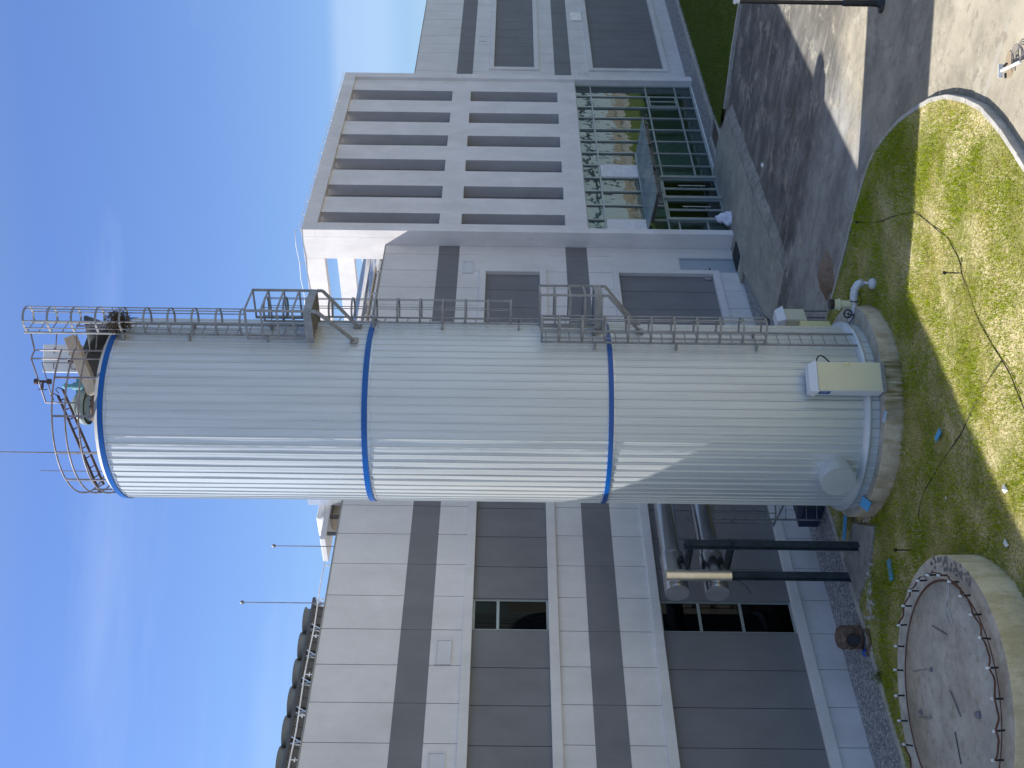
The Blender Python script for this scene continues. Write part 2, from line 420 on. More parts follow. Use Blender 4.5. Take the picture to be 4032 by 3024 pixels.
# thin haze streak low over the far roofs
sz = nt.nodes.new('ShaderNodeSeparateXYZ'); nt.links.new(tc.outputs['Generated'], sz.inputs[0])
band = math2(nt, 'MULTIPLY', sstep(nt, sz.outputs[2], 0.09, 0.12), math2(nt, 'SUBTRACT', 1.0, sstep(nt, sz.outputs[2], 0.15, 0.165)))
band = math2(nt, 'MULTIPLY', band, sstep(nt, sz.outputs[0], 0.72, 0.9))
cf2 = math2(nt, 'MAXIMUM', cf, math2(nt, 'MULTIPLY', band, 0.25))
tint = ramp(nt, sz.outputs[2], [(0.0, (0.44, 0.52, 0.66)), (0.14, (0.49, 0.565, 0.70)), (0.4, (0.53, 0.61, 0.84)), (0.6, (1.16, 0.98, 0.80)), (0.95, (1.38, 0.98, 0.66))])
skyc = mixc(nt, 1.0, sk.outputs[0], tint, 'MULTIPLY')
skyc = mixc(nt, cf2, skyc, (3.6, 4.2, 5.0))
nt.links.new(skyc, bg.inputs[0]); nt.links.new(bg.outputs[0], wo.inputs[0])
sd = bpy.data.lights.new('Sun', 'SUN'); sun = bpy.data.objects.new('Sun', sd); COL.objects.link(sun)
sd.energy = 4.5; sd.angle = math.radians(0.55); sd.color = (1.0, 0.955, 0.88)
sv = Vector((math.sin(SUN_AZ) * math.cos(SUN_EL), math.cos(SUN_AZ) * math.cos(SUN_EL), math.sin(SUN_EL)))
sun.rotation_euler = sv.to_track_quat('Z', 'Y').to_euler()

# ------------------------------------------------------------------ ground
KX = [-14, 0, 10, 14, 17.05, 18.5, 19.41, 20.24, 21.07, 21.86, 22.61, 23.2, 23.73, 24.1, 24.39, 24.55]
KY = [11.2, 10.2, 9.7, 9.55, 9.48, 9.43, 9.5, 9.73, 10.06, 10.52, 11.14, 11.68, 12.32, 12.8, 13.38, 14.2]
def ylow(x):
    if x <= KX[0]: return KY[0]
    for i in range(len(KX) - 1):
        if x <= KX[i + 1]:
            t = (x - KX[i]) / (KX[i + 1] - KX[i]); return KY[i] + t * (KY[i + 1] - KY[i])
    return KY[-1]
def ss(t): t = max(0, min(1, t)); return t * t * (3 - 2 * t)
def tz(x, y):
    return 0.02 * math.sin(x * .8 + y) * ss((y - ylow(x)) / 1.4)
b = MB(); b.quad((-1500, -1500, -0.3), (1500, -1500, -0.3), (1500, 1500, -0.3), (-1500, 1500, -0.3))
struct('ground', b, simple('far_dry_ground', (0.3, 0.26, 0.18), 0.95))
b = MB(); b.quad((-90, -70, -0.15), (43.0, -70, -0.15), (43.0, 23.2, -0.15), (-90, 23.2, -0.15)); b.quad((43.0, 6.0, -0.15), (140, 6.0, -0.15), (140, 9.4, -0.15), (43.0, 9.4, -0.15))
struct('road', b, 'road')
b = MB()
cols = [-14 + 0.3 * i for i in range(int(38.55 / 0.3) + 1)] + [24.55]; NR = 60
for x in cols:
    y0 = ylow(x)
    for j in range(NR + 1):
        y = y0 + (22.45 - y0) * j / NR
        b.v.append((x, y, tz(x, y) + 0.015 * math.sin(x * 3.1 + y * 1.7) * math.sin(y * 2.3 - x)))
for i in range(len(cols) - 1):
    for j in range(NR):
        q = i * (NR + 1) + j; b.f.append((q, q + NR + 1, q + NR + 2, q + 1)); b.sm.append(True)
struct('lawn', b, 'soil')
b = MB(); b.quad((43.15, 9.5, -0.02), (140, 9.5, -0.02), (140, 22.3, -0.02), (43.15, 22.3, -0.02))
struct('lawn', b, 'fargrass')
# kerb round the lawn, in 1 m stones
kp = [(KX[i], KY[i]) for i in range(len(KX))] + [(24.57, 16.5), (24.56, 18.5), (24.55, 20.5), (24.55, 22.4)]
def resample(pts, step):
    out = [Vector((*pts[0], 0))]; acc = 0
    for i in range(len(pts) - 1):
        a, c = Vector((*pts[i], 0)), Vector((*pts[i + 1], 0)); L = (c - a).length; t = step - acc
        while t <= L: out.append(a + (c - a) * t / L); t += step
        acc = L - (t - step)
    out.append(Vector((*pts[-1], 0))); return out
def kerb(pts, step, w, z0, z1):
    b = MB(); rp = resample(pts, step / 4)
    for i in range(0, len(rp) - 4, 4):
        seg = rp[i:i + 5]
        L, R = [], []
        for k, p in enumerate(seg):
            d = (rp[min(i + k + 1, len(rp) - 1)] - rp[max(i + k - 1, 0)]).normalized(); n = Vector((d.y, -d.x, 0))
            e = 0.006 * (1 if k == 0 else (-1 if k == 4 else 0))
            q = p + d * e
            L.append(q + n * (w + random.uniform(-.004, .004))); R.append(q - n * 0.03)
        b.prism([(p.x, p.y) for p in L] + [(p.x, p.y) for p in reversed(R)], z0, z1 + random.uniform(-.006, .006))
    return b
struct('kerb', kerb(kp, 0.9, 0.075, -0.3, 0.03), 'kerb', 0.012)
struct('kerb', kerb([(140, 9.4), (45, 9.42), (43.6, 9.7), (43.02, 10.6), (42.95, 18.6), (42.75, 20.7), (42.8, 21.7)], 1.0, 0.14, -0.3, 0.0), 'kerb', 0.012)
b = MB()
b.box(-14, 29.8, 22.62, 24.425, -0.25, -0.005); b.box(29.8, 34.4, 23.3, 24.425, -0.25, -0.06); b.box(44.55, 92, 22.75, 24.425, -0.25, 0.0)
b.box(42.75, 44.55, 23.45, 24.05, -0.25, 0.0)
struct('gravel_strip', b, 'gravel')
b = MB(); b.box(-14, 24.5, 22.4, 22.62, -0.25, 0.03); b.box(44.55, 92, 22.4, 22.75, -0.25, 0.03)
b.box(44.43, 44.55, 22.4, 23.45, -.25, .04); b.box(42.62, 42.75, 22.3, 24.05, -.25, .05); b.box(42.75, 44.43, 23.3, 23.45, -.25, .05)
b.box(42.62, 44.43, 22.2, 22.32, -.25, .04)
struct('path_edging', b, 'kerb', 0.01)
b = MB(); b.box(42.75, 44.43, 22.32, 23.3, -0.25, -0.04)
struct('soil_bed', b, simple('planter_soil', (0.12, 0.095, 0.075), 0.95, 0, 0.3, 8))
# landing and ramp in front of the entrance block
sl = [(29.7, 20.62), (33.9, 20.78), (37.9, 20.88), (41.9, 20.95), (42.5, 22.2), (42.6, 24.02), (36.92, 24.02), (36.84, 24.42), (34.45, 24.42), (34.45, 23.85), (30.7, 23.2), (29.6, 22.65)]
zs = lambda x, y: -0.06 + 0.13 * ss((x - 29.6) / 5.0)
b = MB(); b.prism(sl, -0.3, zs); struct('ramp', b, 'slab', 0.02)
b = MB(); n = 22
top = [(29.72 + (41.9 - 29.72) * i / n) for i in range(n + 1)]
yt = lambda x: 20.62 + (x - 29.7) / 12.2 * 0.33
for i in range(n):
    x0, x1 = top[i] + .01, top[i + 1] - .01; e0, e1 = random.uniform(-.04, .04), random.uniform(-.04, .04)
    d0 = 0.5 + e0; zt0, zt1 = zs(x0, 0) - .02 + random.uniform(-.015, .01), zs(x1, 0) - .02
    vs = [(x0, yt(x0) - .003, zt0), (x1, yt(x1) - .003, zt1), (x1, yt(x1) - .2, zt1 - .03), (x0, yt(x0) - .2, zt0 - .03),
          (x1, yt(x1) - d0, -.15), (x0, yt(x0) - d0 - e1 * .5, -.15), (x0, yt(x0), -.3), (x1, yt(x1), -.3)]
    b.add(vs, [(3, 2, 1, 0), (5, 4, 2, 3), (0, 6, 5, 3), (1, 2, 4, 7), (0, 1, 7, 6)])
struct('ramp_kerb', b, 'edge', 0.01)

# grass: real blades
def grass_obj(name, spots_fn, count, hmin, hmax, wd, mat):
    vs, fs = [], []
    got = 0
    while got < count:
        x, y, z, k = spots_fn()
        if k is None: continue
        got += 1
        h = random.uniform(hmin, hmax) * k; a = random.uniform(0, 2 * PI); wdt = wd * random.uniform(.7, 1.3)
        dx, dy = math.cos(a) * wdt, math.sin(a) * wdt; lx, ly = random.gauss(0, .5) * h, random.gauss(0, .5) * h
        o = len(vs)
        vs += [(x - dx, y - dy, z - .01), (x + dx, y + dy, z - .01), (x + lx, y + ly, z + h)]
        fs.append((o, o + 1, o + 2))
    me = bpy.data.meshes.new(name); me.from_pydata(vs, [], fs); me.update(); me.materials.append(M[mat])
    o = bpy.data.objects.new(name, me); COL.objects.link(o); return o
from mathutils import noise as MN
PAD1 = (20.33, 18.40); PAD2 = (11.58, 17.90); R1, R2 = 2.71, 2.70; TK = (20.234, 18.49)
def in_foot(x, y): return 17.2 < x < 19.4 and y > 20.0 + (18.9 - x) * 0.3
def spot_near():
    x = random.uniform(8.5, 24.5); y = random.uniform(9.5, 22.4)
    if y < ylow(x) + .03: return 0, 0, 0, None
    if (x - PAD1[0]) ** 2 + (y - PAD1[1]) ** 2 < (R1 + .02) ** 2 or (x - PAD2[0]) ** 2 + (y - PAD2[1]) ** 2 < (R2 + .02) ** 2: return 0, 0, 0, None
    if in_foot(x, y): return 0, 0, 0, None
    d = MN.noise(Vector((x * .7, y * .7, 3.1))) + .5 * MN.noise(Vector((x * 2.3, y * 2.3, 8.0)))
    if d < random.uniform(-.85, .1): return 0, 0, 0, None
    return x, y, tz(x, y), 0.75 + 0.5 * max(-.4, min(1, d))
g = grass_obj('grass', spot_near, 120000, 0.05, 0.15, 0.008, 'grass'); g['kind'] = 'stuff'
g['label'] = 'short patchy yellow-green grass growing round the tank base'
def spot_far():
    x = random.uniform(43.2, 66); y = random.uniform(13, 22.3)
    if x - 43 > 25: return 0, 0, 0, None
    return x, y, -.02, 1
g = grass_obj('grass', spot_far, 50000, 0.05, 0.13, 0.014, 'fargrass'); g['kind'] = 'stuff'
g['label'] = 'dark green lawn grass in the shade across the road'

# ------------------------------------------------------------------ factory building
YF = 24.43
JX = [22.38 + 1.1545 * k for k in range(-26, 50)]
fb = thing('factory_building', 'long grey panelled factory building with dark bands behind the tank', 'building', (15, YF, 0))
def panel_row(b, x0, x1, z0, z1, y0, y1, every=1, gap=0.011):
    xs = [x0] + [x for i, x in enumerate(JX) if x0 + .15 < x < x1 - .15 and i % every == 0] + [x1]
    for i in range(len(xs) - 1):
        a = xs[i] + (gap if i else 0); c = xs[i + 1] - (gap if i < len(xs) - 2 else 0)
        b.box(a, c, y0 + random.uniform(-.002, .002), y1, z0, z1)
for (x0, x1) in ((-7.0, 36.86), (51.70, 92.0)):
    left = x0 < 0
    fx0, fx1 = (x0 + 1.0, 35.22) if left else (53.72, 91.0)          # window-band frames
    wl = MB()
    panel_row(wl, x0, x1, 12.13, 14.33, YF, YF + .18)
    for (za, zb, fz0, fz1) in ((10.42, 11.28, 7.75, 10.42), (5.12, 6.05, 0.82, 5.12)): panel_row(wl, x0, x1, za, zb, YF, YF + .18)
    panel_row(wl, x0, x1, 6.93, 7.75, YF, YF + .18)
    if left:
        wl.box(35.22, 36.86, YF, YF + .18, 7.75, 10.42)
        wl.box(35.22, 36.86, YF, YF + .18, 2.34, 5.12)
        wl.box(36.2, 36.86, YF, YF + .18, -.1, 2.34)
        panel_row(wl, x0, 35.19, -.1, .82, YF, YF + .18)
        wl.box(x0, fx0, YF, YF + .18, .82, 5.12); wl.box(x0, fx0, YF, YF + .18, 7.75, 10.42)
    else:
        panel_row(wl, x0, x1, -.1, .82, YF, YF + .18)
        wl.box(x0, fx0, YF, YF + .18, .82, 5.12); wl.box(x0, fx0, YF, YF + .18, 7.75, 10.42)
        wl.box(fx1, x1, YF, YF + .18, .82, 5.12); wl.box(fx1, x1, YF, YF + .18, 7.75, 10.42)
    obj('wall', wl, 'light', fb)
    for (za, zb) in ((11.28, 12.13), (6.05, 6.93)):
        bd = MB(); panel_row(bd, x0, x1, za + .001, zb - .001, YF + .003, YF + .18, 2, 0.006)
        obj('dark_band', bd, 'dark', fb)
    for (z0, z1) in ((7.75, 10.42), (0.82, 5.12)):
        fr = MB()
        fr.box(fx0, fx1, YF - .09, YF + .2, z1 - .26, z1); fr.box(fx0, fx1, YF - .09, YF + .2, z0, z0 + .27)
        fr.box(fx0, fx0 + .27, YF - .088, YF + .2, z0 + .27, z1 - .26); fr.box(fx1 - .25, fx1, YF - .088, YF + .2, z0 + .27, z1 - .26)
        obj('window_band_frame', fr, 'light', fb, 0.012)
        for (ra, rb) in (((fx0 + .27, 17.84), (18.93, fx1 - .25)) if left else ((fx0 + .27, fx1 - .25),)):
            rc = MB(); panel_row(rc, ra, rb, z0 + .27, z1 - .26, YF + .08, YF + .19)
            obj('recessed_panel', rc, 'dark', fb)
body = MB()
body.box(-7, 17.8, YF + .2, 60, -.2, 14.2); body.box(18.97, 36.86, YF + .2, 60, -.2, 14.2); body.box(17.8, 18.97, YF + 2.4, 60, -.2, 14.2)
for (za, zb) in ((-.2, 1.05), (4.9, 8.0), (10.2, 14.2)): body.box(17.8, 18.97, YF + .2, YF + 2.4, za, zb)
body.box(51.7, 92, YF + .2, 60, -.2, 14.2); body.box(36.86, 51.7, 31, 60, -.2, 14.2)
obj('inner_wall', body, 'core', fb)
rf = MB(); rf.box(-7.02, 36.86, YF - .02, YF + .3, 14.332, 14.37); rf.box(51.7, 92, YF - .02, YF + .3, 14.332, 14.37)
rf.box(-7, 36.86, YF + .3, 60, 14.2, 14.24); rf.box(51.7, 92, YF + .3, 60, 14.2, 14.24); rf.box(36.86, 51.7, 31, 60, 14.2, 14.24)
obj('roof', rf, 'roof', fb)
def window(zs_, y, x0=17.84, x1=18.93):
    f = MB(); z0, z1 = zs_[0], zs_[-1]
    f.box(x0, x0 + .06, y - .04, y + .04, z0, z1); f.box(x1 - .06, x1, y - .04, y + .04, z0, z1)
    f.box(x0 + .06, x1 - .06, y - .04, y + .04, z0, z0 + .06); f.box(x0 + .06, x1 - .06, y - .04, y + .04, z1 - .06, z1)
    for z in zs_[1:-1]: f.box(x0 + .06, x1 - .06, y - .045, y + .04, z - .04, z + .04)
    wd = obj('window', f, 'alu', fb, 0.004)
    p = MB(); p.box(x0 + .03, x1 - .03, y - .006, y + .006, z0 + .03, z1 - .03)
    obj('pane', p, 'darkglass', wd)
window([8.02, 9.45, 10.16], YF + .17)
window([1.09, 2.56, 3.75, 4.86], YF + .17)
for (za, zb) in ((1.06, 4.89), (8.01, 10.19)):
    rm = MB(); rm.box(17.83, 18.94, YF + 2.2, YF + 2.38, za, zb); obj('dark_room', rm, 'blackout', fb)
def blank_vent(x0, x1, z0, z1):
    v = MB(); y = YF
    for (a, c, d, e) in ((x0, x1, z0, z0 + .045), (x0, x1, z1 - .045, z1)): v.box(a, c, y - .045, y + .01, d, e)
    v.box(x0, x0 + .045, y - .045, y + .01, z0 + .045, z1 - .045); v.box(x1 - .045, x1, y - .045, y + .01, z0 + .045, z1 - .045)
    v.box(x0 + .045, x1 - .045, y - .02, y + .01, z0 + .045, z1 - .045)
    obj('vent_cover', v, M['ventwhite'], fb, 0.004)
M['rimgrey'] = simple('roof_plate_grey', (0.33, 0.34, 0.35), 0.6, 0.1, 0.12, 4)
M['ventwhite'] = simple('vent_white_paint', (0.64, 0.64, 0.66), 0.6, 0, 0.04)
for a in ((16.62, 17.43, 10.7, 11.14), (13.2, 14.06, 10.7, 11.15), (34.9, 35.72, 10.66, 11.11), (57.4, 58.1, 10.66, 11.06), (9.4, 10.2, 10.7, 11.14)): blank_vent(*a)
def louvre(x0, x1, z0, z1, parent, y, mat='louvre', nsl=10, vertical=False):
    v = MB(); v.box(x0, x1, y - .03, y + .01, z0, z1)
    if vertical:
        st = (x1 - x0) / nsl
        for i in range(nsl): v.box(x0 + st * i, x0 + st * i + st * .45, y - .05, y - .03, z0, z1)
    else:
        st = (z1 - z0) / nsl
        for i in range(nsl): v.box(x0, x1, y - .055, y - .03, z0 + st * i, z0 + st * i + st * .5)
    return obj('vent_louvre', v, mat, parent)
louvre(60.48, 61.66, 5.18, 5.8, fb, YF, 'galv', 9); louvre(53.05, 53.55, 5.15, 5.68, fb, YF, 'louvre', 6, True)
# side door
d = MB(); d.box(35.3, 36.13, YF + .06, YF + .11, 0.06, 2.24)
dr = obj('door', d, 'doorgrey', fb, 0.005)
d = MB(); d.box(35.22, 35.3, YF + .02, YF + .16, .0, 2.34); d.box(36.13, 36.2, YF + .02, YF + .16, .0, 2.34); d.box(35.3, 36.13, YF + .02, YF + .16, 2.24, 2.34)
obj('door_frame', d, 'doorgrey', dr)
d = MB(); d.cyl((35.42, YF + .06, 1.15), (35.42, YF - .01, 1.15), .03, n=8); d.cyl((35.42, YF, 1.15), (35.55, YF, 1.15), .014, n=6);
obj('handle', d, 'blackpaint', dr)
d = MB(); d.cyl((35.42, YF + .06, 1.32), (35.42, YF + .03, 1.32), .025, n=8); obj('lock', d, 'blackpaint', dr)
d = MB(); d.box(34.72, 34.9, YF + .02, YF + .075, 1.15, 1.42); obj('wall_box', d, 'steel', fb, .005)

# ------------------------------------------------------------------ entrance block
X0, X1, YT = 36.87, 51.68, 23.72
YP = 23.87                               # recessed field of the facade
eb = thing('entrance_block', 'taller pale entrance block with vertical slots over green glass', 'building', (X0, YT, 0))
f = MB()
f.box(X0, 37.42, YT, YP + .2, 6.0, 17.17); f.box(51.2, X1, YT, YP + .2, 6.0, 17.17)
f.box(X0, X1, YT, YP + .2, 17.17, 17.77)
f.box(X0, 37.22, YT, 24.25, -.1, 6.0); f.box(51.2, X1, YT, 24.25, -.1, 6.0)
obj('facade_frame', f, 'white', eb, 0.012)
q = 1.0063
SL = [(37.42 + .02, 38.22 * q), (39.45 * q, 40.46 * q), (41.75 * q, 42.75 * q), (44.03 * q, 45.05 * q), (46.33 * q, 47.36 * q), (48.6 * q, 49.68 * q)]
zt0, zt1 = 9.28 + (12.15 - 9.28) * q, 17.165; zb0, zb1 = 9.28 - (9.28 - 6.93) * q, 9.28 + (11.24 - 9.28) * q
w_ = MB(); xs = 37.42; 
for (a, c) in SL:
    if a > xs + .05: w_.box(xs, a, YP, YP + .52, 6.0, 17.17)
    else: w_.box(37.42, a, YP, YP + .52, 6.0, 17.17)
    w_.box(a, c, YP, YP + .52, 6.0, zb0); w_.box(a, c, YP, YP + .52, zb1, zt0)
    xs = c
w_.box(xs, 51.2, YP, YP + .52, 6.0, 17.17)
obj('facade_wall', w_, 'white', eb)
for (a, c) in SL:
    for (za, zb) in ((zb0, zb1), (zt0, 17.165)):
        w_ = MB(); w_.box(c - .004, c + .02, YP + .004, YP + .519, za + .001, zb - .001); obj('slot_jamb_shade', w_, 'slot', eb)  # added thin face on one jamb, shade put in as darker grey
w_ = MB(); w_.box(37.3, 51.3, YP + .522, YP + .6, 6.0, 17.3); obj('slot_back', w_, 'dark', eb)
# block body behind the facade with the hall left hollow
w_ = MB()
w_.box(X0, 37.3, YP + .2, 25.14, 6.0, 17.768); w_.box(X0, 37.2, 24.25, 31, -.1, 6.0)
w_.box(X0 + .002, 37.3, 25.14, 31, 6.0, 14.33)
w_.box(51.3, X1, YP + .2, 31, 6.0, 14.33); w_.box(51.3, X1, YP + .2, 25.14, 14.33, 17.768); w_.box(51.35, X1, 24.25, 31, -.1, 6.0)
for xa in (X0, 43.9, 51.28):            # roof portal beams running back from the front
    w_.box(xa, xa + .4, 25.14, 36, 16.93, 17.768); w_.box(xa, xa + .4, 35.4, 36, 14.2, 16.93)
w_.box(37.3, 51.3, YP + .602, YP + .9, 6.0, 17.768)
w_.box(X0 + .4, 51.28, 35.6, 36, 16.93, 17.76)
obj('side_wall', w_, 'white', eb, 0.01)
w_ = MB(); w_.box(37.3, 51.3, 24.7, 31, 14.2, 14.3); obj('roof', w_, 'roof', eb)
w_ = MB(); w_.box(37.2, 51.35, 30.8, 30.98, -.1, 6.0); w_.box(37.2, 51.35, 23.95, 30.8, -.1, .04); w_.box(37.2, 51.35, 24.3, 30.8, 5.98, 6.1)
w_.box(43.2, 43.3, 27.0, 30.8, .04, 3.0); w_.box(47.6, 47.7, 26.6, 30.8, .04, 3.0); w_.box(43.3, 51.3, 26.9, 27.0, .04, 2.5)
w_.box(39.0, 43.0, 26.5, 26.6, 3.0, 5.9)
obj('hall_interior', w_, 'interior', eb)
YG = 24.10
MX = [37.25, 38.43, 39.58, 40.75, 41.91, 43.03, 44.19, 45.34, 46.5, 47.68, 48.81, 49.99, 51.16]
cw = MB()
for i, x in enumerate(MX):
    cw.box(x - .035, x + .035, YG - .07, YG + .07, 2.45 if 38 < x < 41.8 else .05, 6.0)
for (z, xa, xb) in ((5.2, 37.2, 51.2), (.05 + .03, 41.9, 51.2), (5.97, 37.2, 51.2), (.9, 41.9, 51.2), (2.4, 41.9, 51.2), (3.45, 37.2, 44.2), (2.55, 37.2, 41.9), (.9, 37.2, 38.43), (2.1, 37.2, 38.43)):
    cw.box(xa, xb, YG - .06, YG + .06, z - .035, z + .035)
cwf = obj('curtain_wall', cw, 'alu', eb, 0.004)
for xa, xb in zip(MX[:-1], MX[1:]):                       # one pane per bay
    lo_ = 2.55 if (38.4 < xa < 41.8) else .06
    gp = MB(); tw = random.uniform(-.012, .012); tv = random.uniform(-.01, .01)
    y00, y10, y01 = YG + tw, YG - tw, YG + tv
    gp.add([(xa, YG + tw, lo_), (xb, YG - tw, lo_), (xb, YG - tw + tv, 5.98), (xa, YG + tw + tv, 5.98)], [(0, 1, 2, 3)])
    obj('pane', gp, 'curtain', cwf)
for xa, xb in ((41.95, 43.0), (37.29, 38.39)): louvre(xa, xb, 3.5, 5.15, eb, YG - .05, 'louvre', 22, False)
wf = MB()                                                   # opening light
for (a, c, z0, z1) in ((48.87, 49.93, .96, 1.03), (48.87, 49.93, 2.28, 2.35)): wf.box(a, c, YG - .1, YG - .06, z0, z1)
for a in (48.87, 49.36, 49.86): wf.box(a, a + .07, YG - .1, YG - .06, 1.03, 2.28)
obj('opening_light', wf, 'alu', eb)
for x in (38.43, 40.18, 41.93):
    dc = MB(); dc.box(x - .09, x + .09, YG - .16, YG + .02, .04, 2.55); obj('door_post', dc, 'alu', eb, .006)
for (a, c) in ((38.52, 40.09), (40.27, 41.84)):
    dd = MB(); mx_ = (a + c) / 2
    for (p, r_) in ((a, mx_ - .01), (mx_ + .01, c)):
        dd.box(p, p + .06, YG - .05, YG, .06, 2.5); dd.box(r_ - .06, r_, YG - .05, YG, .06, 2.5)
        dd.box(p + .06, r_ - .06, YG - .05, YG, .06, .14); dd.box(p + .06, r_ - .06, YG - .05, YG, 2.42, 2.5)
    dob = obj('glass_door', dd, 'alu', eb, .003)
    gp = MB(); gp.box(a + .03, c - .03, YG - .03, YG - .02, .1, 2.46); obj('pane', gp, 'curtain', dob)
    h = MB()
    for x in (mx_ + .12,):
        h.cyl((x, YG - .13, .62), (x, YG - .13, 1.82), .022, n=8)
        for z in (.78, 1.66): h.cyl((x, YG - .13, z), (x, YG - .02, z), .014, n=6)
    obj('handle', h, 'galv', dob)
# glass canopy
cp = MB(); A, B_, C_, D_ = (37.5, YG - .08, 3.5), (44.2, YG - .08, 3.42), (44.35, 22.28, 3.28), (37.9, 22.42, 3.24)
cp.add([A, B_, C_, D_] + [(p[0], p[1], p[2] - .025) for p in (A, B_, C_, D_)], [(0, 3, 2, 1), (4, 5, 6, 7), (0, 1, 5, 4), (1, 2, 6, 5), (2, 3, 7, 6), (3, 0, 4, 7)])
cn = obj('canopy', cp, 'canopyglass', eb)
cb = MB()
for i in range(9):
    t = i / 8; fx = D_[0] + (C_[0] - D_[0]) * t; fy = D_[1] + (C_[1] - D_[1]) * t; fz = D_[2] + (C_[2] - D_[2]) * t
    pts = [(fx, fy + .05, fz - .04), (fx, fy + .02, fz - .14), (fx + .2, fy + .08, fz - .24), (fx + .45, fy + .1, fz - .2)]
    cb.tube(pts, .022, 6); cb.cyl((fx, fy + .06, fz - .03), (fx, fy + .06, fz + .03), .05, n=8)
cb.beam((37.6, 22.75, 3.08), (44.2, 22.6, 3.12), .07, .16)
for t in (0.04, .36, .68, .98):
    xx_ = 37.9 + 6.3 * t; cb.beam((xx_, 22.5, 3.12), (xx_, YG - .1, 3.28), .06, .16)
obj('canopy_bracket', cb, simple('canopy_steel', (0.16, 0.15, 0.145), .5, .3), cn)
# door grating and white refuse sack on the landing
b = MB()
gx = [(35.22, 23.63), (36.22, 23.6), (36.36, 24.38), (35.25, 24.38)]
for i in range(18):
    t0, t1 = i / 18, (i + .6) / 18
    pa = lambda t: (gx[0][0] + (gx[1][0] - gx[0][0]) * t, gx[0][1] + (gx[1][1] - gx[0][1]) * t)
    pb = lambda t: (gx[3][0] + (gx[2][0] - gx[3][0]) * t, gx[3][1] + (gx[2][1] - gx[3][1]) * t)
    b.prism([pa(t0), pa(t1), pb(t1), pb(t0)], .06, .115)
b.prism(gx, .05, .085)
tag(obj('door_grating', b, 'grate'), 'dark iron floor grating in front of the grey side door', 'grating')

# rooftop and facade plant -----------------------------------------------------------------
def fan_unit(x):
    t = thing('chiller_fan', 'dark round rooftop fan on the chiller row above the left wall', 'fan', (x, 30, 15.84), 'rooftop chiller fans')
    m = MB(); m.lathe((x, 30, 0), [(.53, 15.84), (.5, 15.9), (.5, 15.99), (.57, 16.06), (.53, 16.07), (.47, 15.98), (.47, 15.86)], 28)
    obj('shroud', m, 'fanring', t)
    m = MB(); m.cyl((x, 30, 15.86), (x, 30, 15.97), .12, n=12)
    for k in range(5):
        a = k * 2 * PI / 5; m.obox((x + .28 * math.cos(a), 30 + .28 * math.sin(a), 15.93), (math.cos(a), math.sin(a), 0), (-math.sin(a), math.cos(a), .4), (0, 0, 1), .19, .08, .01)
    obj('blade', m, 'chiller', t); return t
FX = [22.0 - 1.045 * i for i in range(8)]
cu = thing('chiller', 'long dark rooftop chiller casing with vee frames under the fans', 'chiller', (18, 30, 14.24))
m = MB(); m.box(14.0, 22.7, 29.45, 30.55, 15.74, 15.84); obj('deck', m, 'chiller', cu)
finm = simple('coil_fins', (0.15, 0.135, 0.11), .7)
for i, x in enumerate(FX):
    for s_ in (-1, 1):
        m = MB(); ya, yb = 30 + s_ * .5, 30 + s_ * .15
        m.add([(x - .36, ya, 15.74), (x + .36, ya, 15.74), (x + .36, yb, 14.3), (x - .36, yb, 14.3), (x - .36, ya - s_ * .06, 15.74), (x + .36, ya - s_ * .06, 15.74), (x + .36, yb - s_ * .06, 14.3), (x - .36, yb - s_ * .06, 14.3)],
              [(0, 1, 2, 3), (7, 6, 5, 4), (0, 4, 5, 1), (1, 5, 6, 2), (2, 6, 7, 3), (3, 7, 4, 0)])
        if s_ < 0:
            for z in (14.9, 15.15, 15.4, 15.6): m.box(x - .37, x + .37, ya - .03 + (15.74 - z) * .243, ya + (15.74 - z) * .243, z, z + .045)
            for xx_ in (x - .36, x - .02, x + .32): m.beam((xx_ + .02, ya - .02, 15.74), (xx_ + .02, yb - .02, 14.3), .04, .03)
        obj('coil_panel', m, finm, cu)
for x in [f - .52 for f in FX] + [22.5]:
    m = MB(); m.beam((x - .1, 29.5, 15.74), (x - .1, 29.9, 14.24), .05, .05); m.beam((x + .12, 29.46, 15.72), (x - .13, 29.58, 15.2), .06, .04); m.beam((x - .12, 29.46, 15.72), (x + .1, 29.58, 15.2), .05, .04)
    obj('vee_frame', m, 'galv', cu)
fan0 = fan_unit(FX[0])
for x in FX[1:]: copy_tree(fan0, (x - FX[0], 0, 0))
rl = MB()                                                     # lightning tape on stand-offs along the roof edge
pts = [(x, 24.75, 14.62 + .02 * math.sin(x * 2)) for x in [-6 + i * .8 for i in range(34)]]
rl.tube(pts, .018, 5)
for x in [-6 + i * 1.25 for i in range(22)]: rl.cyl((x, 24.75, 14.36), (x, 24.75, 14.63), .012, n=5); rl.box(x - .05, x + .05, 24.73, 24.77, 14.5, 14.52)
tag(obj('roof_cable', rl, 'plastic'), 'thin pale lightning cable on stand-offs along the left roof edge', 'cable')
def rod(x, y, z0, z1, lab):
    t = thing('lightning_rod', lab, 'lightning rod', (x, y, z0), 'roof lightning rods')
    m = MB(); m.cyl((x, y, z0), (x, y, z1), .016, .012, 6); obj('mast', m, 'rail', t)
    m = MB(); m.lathe((x, y, z1), [(.0, .1), (.05, .03), (.06, 0), (.03, -.04), (.0, -.05)], 10); obj('finial', m, 'rail', t)
rod(21.19, 25.0, 14.25, 16.3, 'thin roof lightning rod nearest the left side of the tank'); rod(19.06, 25.0, 14.25, 16.85, 'tallest roof lightning rod at the right end of the fans')
rod(18.93, 30.9, 14.25, 16.25, 'short lightning rod poking up behind the chiller fans')
t = thing('shadow_cowl', 'unseen stand-in cowl behind the tank, added to cast the humped shadow on the road', 'stand-in cowl', (23.4, 25.1, 14.24))  # added out of sight, sized to throw the hump on the road
